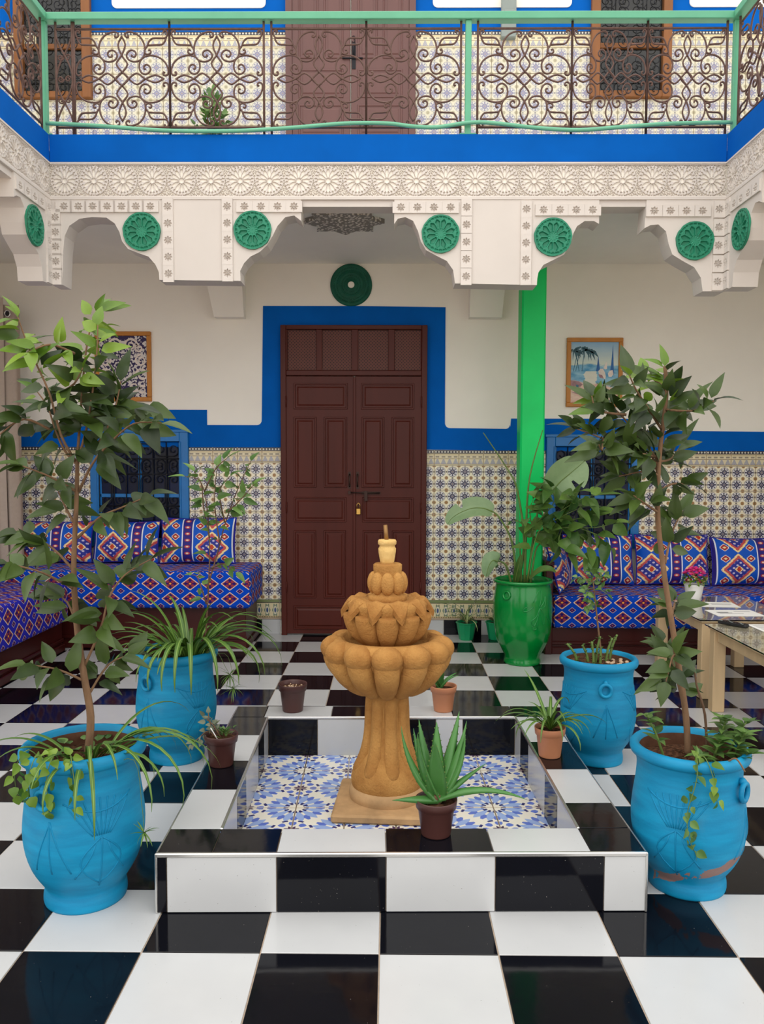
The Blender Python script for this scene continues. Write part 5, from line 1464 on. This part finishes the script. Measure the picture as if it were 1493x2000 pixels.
# tall glazed green pot
random.seed(51)
GP = [(.128, 0), (.132, .012), (.128, .03), (.126, .05), (.146, .09), (.18, .15), (.20, .22), (.208, .30), (.21, .37), (.208, .44), (.20, .50), (.194, .54), (.195, .552)]
GR = [(.207, .556), (.213, .564), (.211, .574), (.203, .578), (.194, .572), (.190, .55), (.188, .52)]
P5 = thing('planter', 'tall glazed green urn with a banana plant in front of the pillar', 'planter', (.965, 5.68, 0)); kz5 = 1.03
MB().lathe(smooth2([(r * .98, z * kz5) for r, z in GP]) + [(r * .98, z * kz5) for r, z in GR], 56, close_bot=True).obj('pot', 'glazed_green', P5, smooth=True)
s5 = .53 * kz5
MB().lathe([(.19, s5), (.1, s5 + .012), (.0005, s5 + .012)], 24).obj('soil', 'soil', P5)
def gs(az, z, ee=0): r = interp([(a * .98, b * kz5) for a, b in GP], z) + ee; return (r * math.sin(az), -r * math.cos(az), z)
q = [gs(-.75 + .13 * math.cos(a), .50 + .026 * math.sin(a), .004) for a in [2 * PI * k / 20 for k in range(20)]]
MB().tube(q, .0085, 8, closed=True).obj('ring_handle', 'glazed_green', P5)
def gline(pts): MB().tube([gs(a, z, .0005) for a, z in smooth_path([(a, z, 0) for a, z in pts], 3) and [(v.x, v.y) for v in smooth_path([(a, z, 0) for a, z in pts], 3)]], .003, 5).obj('relief_line', 'green_groove', P5)
for L in ([(.2, .46), (.35, .52), (.5, .54), (.5, .49), (.42, .42)], [(.42, .42), (.3, .36), (.12, .33), (.25, .30), (.42, .40)], [(.0, .43), (-.1, .42), (-.15, .40), (0, .40), (.2, .43)], [(.42, .42), (.5, .35), (.6, .30), (.62, .36), (.45, .42)], [(.42, .42), (.62, .46), (.7, .50), (.66, .43), (.45, .41)], [(.15, .30), (.2, .27), (.35, .28)], [(.42, .42), (.36, .34), (.34, .28)], [(.7, .36), (.85, .33), (.95, .30)]): gline(L)
o5 = Vector((.965, 5.68, 0))
BS = [[(.932, .55), (.976, .844), (.924, 1.206), (.861, 1.349), (.679, 1.618)], [(.979, .55), (.985, .989), (1.006, 1.314), (1.091, 1.637)], [(.917, .55), (.886, .844), (.793, 1.025), (.73, 1.075)], [(.889, .55), (.851, .68), (.797, .716), (.78, .712)], [(.997, .55), (1.063, 1.062), (1.13, 1.18), (1.17, 1.23)], [(1.015, .55), (1.049, .79), (1.09, .85)], [(.96, .55), (.95, .75), (.94, .85)]]
for k, b in enumerate(BS):
    rr = (.011, .003) if k < 2 else (.009, .004)
    strand(P5, [(x - o5.x, .04 - .02 * (k % 3), z) for x, z in b], rr[0], rr[1], 'stem_green', 'leaf_stalk')
def big_leaf(path, w, roll, mat='leaf_banana', split=None, n=20):
    p = smooth_path(path, 6); n = len(p) - 1
    def f(u, v):
        i = min(n, int(round(v * n))); tg = (p[min(i + 1, n)] - p[max(i - 1, 0)]).normalized()
        sd = tg.cross(Vector(roll)).normalized(); a = 2 * u - 1
        ww = w * .5 * math.sin(PI * min(1, (.03 + .97 * v)) ** .75) ** .6
        if split and a > 0 and abs(v - split) < .035: ww *= .35
        nn = sd.cross(tg)
        return p[i] + sd * a * ww + nn * abs(a) * ww * .35
    m = MB().grid(f, 6, n); o = m.obj('leaf', mat, P5, smooth=True)
    MB().tube([q_ + Vector((0, -.002, 0)) for q_ in p], [.005 - .004 * i / n for i in range(n + 1)], 6).obj('midrib', 'stem_green', o)
B = lambda L: [(x - o5.x, y, z) for x, y, z in L]
big_leaf(B([(.745, .0, 1.065), (.68, -.01, 1.09), (.60, -.01, 1.09), (.52, -.01, 1.06), (.46, -.01, 1.02), (.43, -.01, .975)]), .15, (-.1, -1, .55), split=.55)
big_leaf(B([(1.15, .0, 1.20), (1.21, -.01, 1.275), (1.28, -.01, 1.335), (1.34, .0, 1.385), (1.385, .0, 1.425)]), .27, (.2, -1, .1), split=.45)
big_leaf(B([(.785, .0, .712), (.75, -.02, .725), (.72, -.03, .69), (.70, -.03, .61)]), .13, (-.6, -1, .5))
big_leaf(B([(1.08, .0, .84), (1.12, -.02, .885), (1.16, -.03, .86), (1.175, -.03, .78)]), .13, (.4, -1, .5), mat='leaf_mid')
big_leaf(B([(1.0, -.05, .60), (1.07, -.1, .665), (1.13, -.12, .675), (1.17, -.12, .655)]), .07, (0, -.6, 1), mat='leaf_mid')
big_leaf(B([(.90, -.05, .58), (.915, -.1, .70), (.93, -.12, .78)]), .05, (0, -1, 0), mat='leaf_mid')
SH = [[(.977, .58), (1.043, .927), (1.183, 1.034), (1.322, 1.105)], [(1.043, .927), (1.219, .963), (1.431, .964), (1.571, 1.0)], [(1.183, 1.034), (1.251, 1.175), (1.286, 1.211)], [(1.219, .963), (1.361, .893), (1.434, .769)], [(1.026, .891), (.988, 1.068), (1.005, 1.157)], [(1.042, .998), (1.146, 1.14), (1.109, 1.245)], [(1.325, .963), (1.502, .893), (1.557, .822)], [(1.219, .963), (1.186, .871), (1.24, .798)], [(1.1, .97), (1.2, 1.08), (1.34, 1.17), (1.42, 1.19)], [(1.2, 1.0), (1.35, 1.03), (1.5, 1.07)]]
for k, b in enumerate(SH):
    bough(P5, [(x - o5.x, -.08 + .07 * math.sin(k * 2.3) * i / (len(b) - 1) - .03 * i, z) for i, (x, z) in enumerate(b)], .005, .002, [LV['lemon']], .04, start=.35 if k == 0 else .1, droop=.35, spread=.9, scale=1.0, mat='stem_green')
for k in range(12):
    a = k * .55; put_leaf(P5, LV['tiny'], (.905 - o5.x + .05 * math.cos(a), -.1, 1.0 + .01 * math.sin(k)), (math.cos(a), math.sin(a), random.uniform(-.2, .5)), s=2.2)

# ------------------------------------------------------------------ small pots
def small_pot(label, loc, r, h, mat, grp=None, name='flowerpot', square=False, soil=True):
    t = thing(name, label, 'flowerpot', loc, 0, grp)
    pr = [(r * .68, 0), (r * .70, .004), (r * .86, h * .74), (r * .88, h * .75), (r * .95, h * .76), (r, h * .98), (r * .99, h), (r * .95, h), (r * .9, h * .97), (r * .86, h * .8)]
    seg = 36
    MB().lathe(pr, seg, close_bot=True).obj('pot', mat, t, smooth=None)
    MB().lathe([(r * .9, h * .84), (r * .5, h * .88), (.0005, h * .87)], 18).obj('soil', 'soil', t)
    return t, h * .86
Z = PH + .001
random.seed(61)
A, za = small_pot('dark brown pot with an aloe on the front ledge of the fountain', (.178, 2.585, Z), .069, .118, 'plastic_brown')
def aloe(t, base, az, el, L, w, bend, n=12):
    pts = []; p = Vector(base); a = el
    for k in range(n + 1):
        pts.append(p.copy()); d = Vector((math.cos(az) * math.cos(a), math.sin(az) * math.cos(a), math.sin(a))); p = p + d * (L / n); a -= bend / n
    sd = Vector((-math.sin(az), math.cos(az), 0)); m = MB()
    prof = [(-1, .25), (-.55, -.25), (0, -.45), (.55, -.25), (1, .25), (.5, .05), (0, -.02), (-.5, .05)]
    for k in range(n + 1):
        tg = (pts[min(k + 1, n)] - pts[max(k - 1, 0)]).normalized(); nn = tg.cross(sd) * -1
        ww = w * .5 * (1 - (k / n) ** 1.6) * (.8 + .35 * math.sin(min(1, k / n * 2.2) * PI * .5)) + .0006
        for (x, y) in prof: m.v.append(tuple(pts[k] + sd * x * ww + nn * y * ww * (1 if bend >= 0 else 1)))
    c = len(prof)
    for k in range(n):
        for a_ in range(c):
            b_ = (a_ + 1) % c; m.sm.add(len(m.f)); m.f.append((k * c + a_, k * c + b_, (k + 1) * c + b_, (k + 1) * c + a_))
    m.f.append(tuple(range(c))); m.f.append(tuple(n * c + a_ for a_ in range(c)))
    o = m.obj('leaf', 'leaf_aloe', t)
    th = MB()
    for k in range(2, n):
        for s in (0, 4): 
            v = Vector(m.v[k * c + s]); out = (v - pts[k]).normalized(); th.quad([v + Vector((0, 0, .003)), v + out * .004, v - Vector((0, 0, .003))])
    if th.f: th.obj('leaf_thorns', 'stem_green', o)
for (az, el, L, w, b) in ((95, 1.45, .25, .06, .0), (125, 1.05, .26, .055, -.25), (50, 1.1, .29, .055, -.1), (-100, 1.25, .24, .068, .1), (168, .75, .27, .055, -.75), (150, 1.0, .24, .052, -.4), (12, .8, .24, .05, -.8), (25, 1.0, .27, .05, -.35), (0, .7, .20, .046, .1), (-12, .5, .30, .05, .9), (188, .1, .15, .052, .15), (215, 1.0, .25, .052, -.5), (40, 1.05, .2, .045, .0)):
    aloe(A, (.004, 0, za + .012), math.radians(az), el, L, w, b)
strand(A, [(0, 0, za - .01), (.003, 0, za + .03)], .016, .017, 'bark', 'stem')
A, za = small_pot('dark brown pot with a straggly grey succulent on the left ledge', (-.648, 3.185, Z), .068, .125, 'plastic_brown')
for (pts) in ([(-.02, 0, za), (-.05, -.01, za + .03), (-.08, -.02, za + .01), (-.11, -.03, za - .02)], [(-.02, .0, za), (-.045, .0, za + .06), (-.05, 0, za + .10)], [(0, 0, za), (-.03, 0, za + .05), (-.06, .01, za + .075)]): bough(A, pts, .003, .002, [LV['grey']], .01, start=.25, droop=.1, scale=.95, mat='bark')
strand(A, [(-.01, -.02, za), (-.035, -.03, za + .05)], .0025, .002, 'paper', 'plant_stake')
for k in range(34):
    a, r = random.uniform(0, 2 * PI), random.uniform(0, .035); put_leaf(A, LV['tiny'], (.015 + r * math.cos(a), r * math.sin(a), za + random.uniform(0, .04)), (math.cos(a), math.sin(a), 1.2), s=1.0)
A, za = small_pot('empty dark brown pot of soil on the back ledge, left of the fountain', (-.447, 3.905, Z), .071, .135, 'plastic_brown')
for k in range(26):
    a, r = random.uniform(0, 2 * PI), random.uniform(0, .055); MB().ball((r * math.cos(a), r * math.sin(a), za + .003), random.uniform(.003, .006), 6, 4).obj('pebble', 'stone_gravel', A)
A, za = small_pot('terracotta pot with a young aloe on the back ledge, right of the fountain', (.290, 3.92, Z), .066, .125, 'plastic_terracotta')
for (az, el, L, w, b) in ((90, 1.45, .12, .03, 0), (180, 1.0, .1, .028, .1), (0, 1.0, .12, .03, .9), (30, .9, .13, .03, .8), (-60, 1.3, .13, .03, .1), (150, 1.2, .11, .028, 0), (-120, 1.1, .09, .026, .1)): aloe(A, (-.02, 0, za), math.radians(az), el, L, w, b, 8)
A, za = small_pot('terracotta pot with a small spider plant on the right ledge', (.690, 3.305, Z), .064, .122, 'plastic_terracotta')
for k in range(24): strap(A, (0, 0, za), 2 * PI * k / 24 + random.uniform(-.15, .15), random.uniform(.7, 1.4), random.uniform(.14, .26), .016, random.uniform(1.2, 2.8), n=9)
for (az, L, b, el) in ((120, .28, .5, 1.1), (185, .26, 1.6, .8), (0, .26, 1.5, .7), (-20, .22, 2.6, .9), (200, .22, 2.7, .9)): strap(A, (0, 0, za), math.radians(az), el, L, .018, b)
for x, y, lab, sd_ in ((.642, 6.43, 'small green pot with a variegated spider plant beside the door, in front', 71), (.88, 6.45, 'small green pot with a variegated spider plant, half hidden by the green urn', 72)):
    random.seed(sd_)
    t = thing('flowerpot', lab, 'flowerpot', (x, y, 0), 0, 'small green pots by the wall'); r, h = .084, .142
    MB().lathe([(r * .66, 0), (r * .68, .003), (r * .95, h * .93), (r * 1.02, h * .94), (r * 1.02, h), (r * .95, h), (r * .9, h * .85)], 10, close_bot=True).obj('pot', 'pot_green', t, smooth=False)
    MB().lathe([(r * .9, h * .86), (.0005, h * .9)], 16).obj('soil', 'soil', t)
    for k in range(34):
        a = random.uniform(0, 2 * PI)
        lim = 1 if math.sin(a) < .1 else .45
        strap(t, (0, 0, h * .9), a, random.uniform(.6, 1.45), random.uniform(.2, .33) * lim * (.72 if x > .8 else 1), .015, random.uniform(.9, 2.9), 'leaf_spider_cream', n=8)

# ------------------------------------------------------------------ low tables
def table(label, x0, x1, y0, y1, h, ground):
    t = thing('coffee_table', label, 'table', ((x0 + x1) / 2, (y0 + y1) / 2, 0), 0, 'low glass topped tables'); w, d = (x1 - x0) / 2, (y1 - y0) / 2
    L = .068; k = .022
    for sx in (-1, 1):
        for sy in (-1, 1):
            xa, ya = sx * (w - k - L / 2), sy * (d - k - L / 2)
            MB().box(xa - L / 2, xa + L / 2, ya - L / 2, ya + L / 2, 0, h - .022, .004).obj('leg', 'birch', t)
    for s in (-1, 1):
        MB().box(-w + k + L, w - k - L, s * (d - k - .03) - .012, s * (d - k - .03) + .012, h - .085, h - .022, .003).obj('apron', 'birch', t)
        MB().box(s * (w - k - .03) - .012, s * (w - k - .03) + .012, -d + k + L, d - k - L, h - .085, h - .022, .003).obj('apron', 'birch', t)
    MB().box(-w + .015, w - .015, -d + .015, d - .015, h - .022, h - .010, .003).obj('table_top', 'birch', t)
    MB().box(-w + .01, w - .01, -d + .01, d - .01, h - .010, h - .0075).obj('table_cloth', 'table_cloth', t)
    MB().box(-w, w, -d, d, h - .0065, h, .001).obj('glass_top', 'clear_glass', t)
HA, HB = .482, .488
table('glass topped birch table nearer the divan, holding the flower pot', 1.86, 2.50, 4.765, 5.65, HA, None)
table('glass topped birch table at the right edge, holding the remote control', 1.83, 2.47, 3.70, 4.62, HB, None)
def sheet(label, c, w, d, rz, z, marks):
    t = thing('paper_sheet', label, 'paper', (c[0], c[1], z), rz, 'papers on the tables')
    MB().box(-w / 2, w / 2, -d / 2, d / 2, 0, .0012).obj('page', 'paper', t)
    for (a, b, p, q, m) in marks: MB().box(a * w / 2, b * w / 2, p * d / 2, q * d / 2, .0012, .0016).obj('printed_mark', m, t)
lines = [(-.8, .75, .75 - .13 * k, .79 - .13 * k, 'ink_grey') for k in range(10)]
sheet('white printed sheet behind, beside the flower pot on the far table', (2.165, 5.30), .26, .19, -.1, HA + .0005, [(-.85, -.35, -.1, .35, 'ink_red'), (-.2, .8, .3, .36, 'ink_grey'), (-.2, .8, .1, .16, 'ink_grey'), (-.2, .7, -.1, -.04, 'ink_grey')])
sheet('white printed sheet at the near edge of the far table', (2.16, 4.995), .29, .21, .02, HA + .0005, [(-.7, -.2, .15, .3, 'ink_dark'), (-.7, -.1, -.05, .05, 'ink_dark'), (-.7, .3, -.3, -.25, 'ink_grey'), (.1, .8, .5, .54, 'ink_grey'), (.1, .8, .35, .39, 'ink_grey')])
sheet('white printed sheet on the near table behind the remote control', (2.17, 4.46), .21, .29, .03, HB + .0005, lines)
rm = thing('remote_control', 'black remote control lying on the near glass table', 'remote', (1.975, 4.575, HB + .0005), .72)
rm.rotation_euler = (0, 0, -.95)
MB().box(-.085, .085, -.023, .023, 0, .018, .005).obj('remote_body', 'black_plastic', rm)
for i in range(9):
    for j in range(3): MB().box(-.07 + i * .016, -.06 + i * .016, -.016 + j * .0115, -.0085 + j * .0115, .017, .0205, .001).obj('button', 'grey_plastic' if (i + j) % 4 == 0 else 'dark_metal', rm)
random.seed(81)
fp = thing('flowerpot', 'white pot of pink chrysanthemums on the far glass table', 'flowerpot', (2.085, 5.47, HA + .0005))
MB().lathe([(.043, 0), (.046, .003), (.062, .10), (.064, .103), (.064, .112), (.058, .112), (.055, .10)], 40, close_bot=True).obj('pot', 'plastic_white', fp)
MB().lathe([(.057, .098), (.0005, .103)], 20).obj('soil', 'soil', fp)
lm = leaf_set('leaf_bright', .036, .024)
for k in range(110):
    a = random.uniform(0, 2 * PI); e = random.uniform(0, 1.2); r = .055 + .02 * random.random()
    p = (r * math.cos(a) * math.cos(e * .5), r * math.sin(a) * math.cos(e * .5), .112 + .06 * math.sin(e))
    put_leaf(fp, lm, p, (math.cos(a), math.sin(a), random.uniform(-.3, .8)), s=random.uniform(.6, 1.0))
petm = [MB().grid(lambda u, v: ((.016 * v), (u - .5) * .008 * math.sin(PI * (.15 + .8 * v)), .006 * v * v + .002 * abs(u - .5)), 2, 3).mesh('petal', 'petal_pink', smooth=True)]
for (x, y, z) in [(.07 * math.sqrt((k + .5) / 24) * math.cos(k * 2.4), .07 * math.sqrt((k + .5) / 24) * math.sin(k * 2.4), .215 - .045 * (k / 24)) for k in range(24)]:
    fh = MB()
    for ring_, (n_, el_, s_) in enumerate(((12, .25, 1.0), (10, .7, .9), (7, 1.15, .75))):
        for k in range(n_):
            a = 2 * PI * k / n_ + ring_; dv = Vector((math.cos(a) * math.cos(el_), math.sin(a) * math.cos(el_), math.sin(el_))); sd_ = Vector((-math.sin(a), math.cos(a), 0)) * .006 * s_
            b0 = Vector((x, y, z)); tp = b0 + dv * .024 * s_; md = b0 + dv * .014 * s_ + Vector((0, 0, .001))
            fh.quad([b0, md - sd_, tp, md + sd_])
    fh.obj('flower_head', 'petal_pink', fp)

# plant on the upper gallery, seen through the railing
random.seed(91)
up_ = thing('planter', 'leafy potted bush on the upper gallery floor behind the railing', 'planter', (-1.3, 6.2, CE + .28))
MB().lathe([(.10, 0), (.13, .2), (.14, .24), (.13, .24), (.12, .2)], 24, close_bot=True).obj('pot', 'plastic_terracotta', up_)
MB().lathe([(.12, .19), (.0005, .2)], 16).obj('soil', 'soil', up_)
for k in range(15):
    a = 2 * PI * k / 15; r = random.uniform(.03, .17)
    bough(up_, [(0, 0, .2), (r * .5 * math.cos(a), r * .5 * math.sin(a), .45), (r * math.cos(a), r * math.sin(a), random.uniform(.64, .90))], .005, .002, [LV['mid']], .03, start=.35, droop=.2, scale=.95, mat='bark_dark')
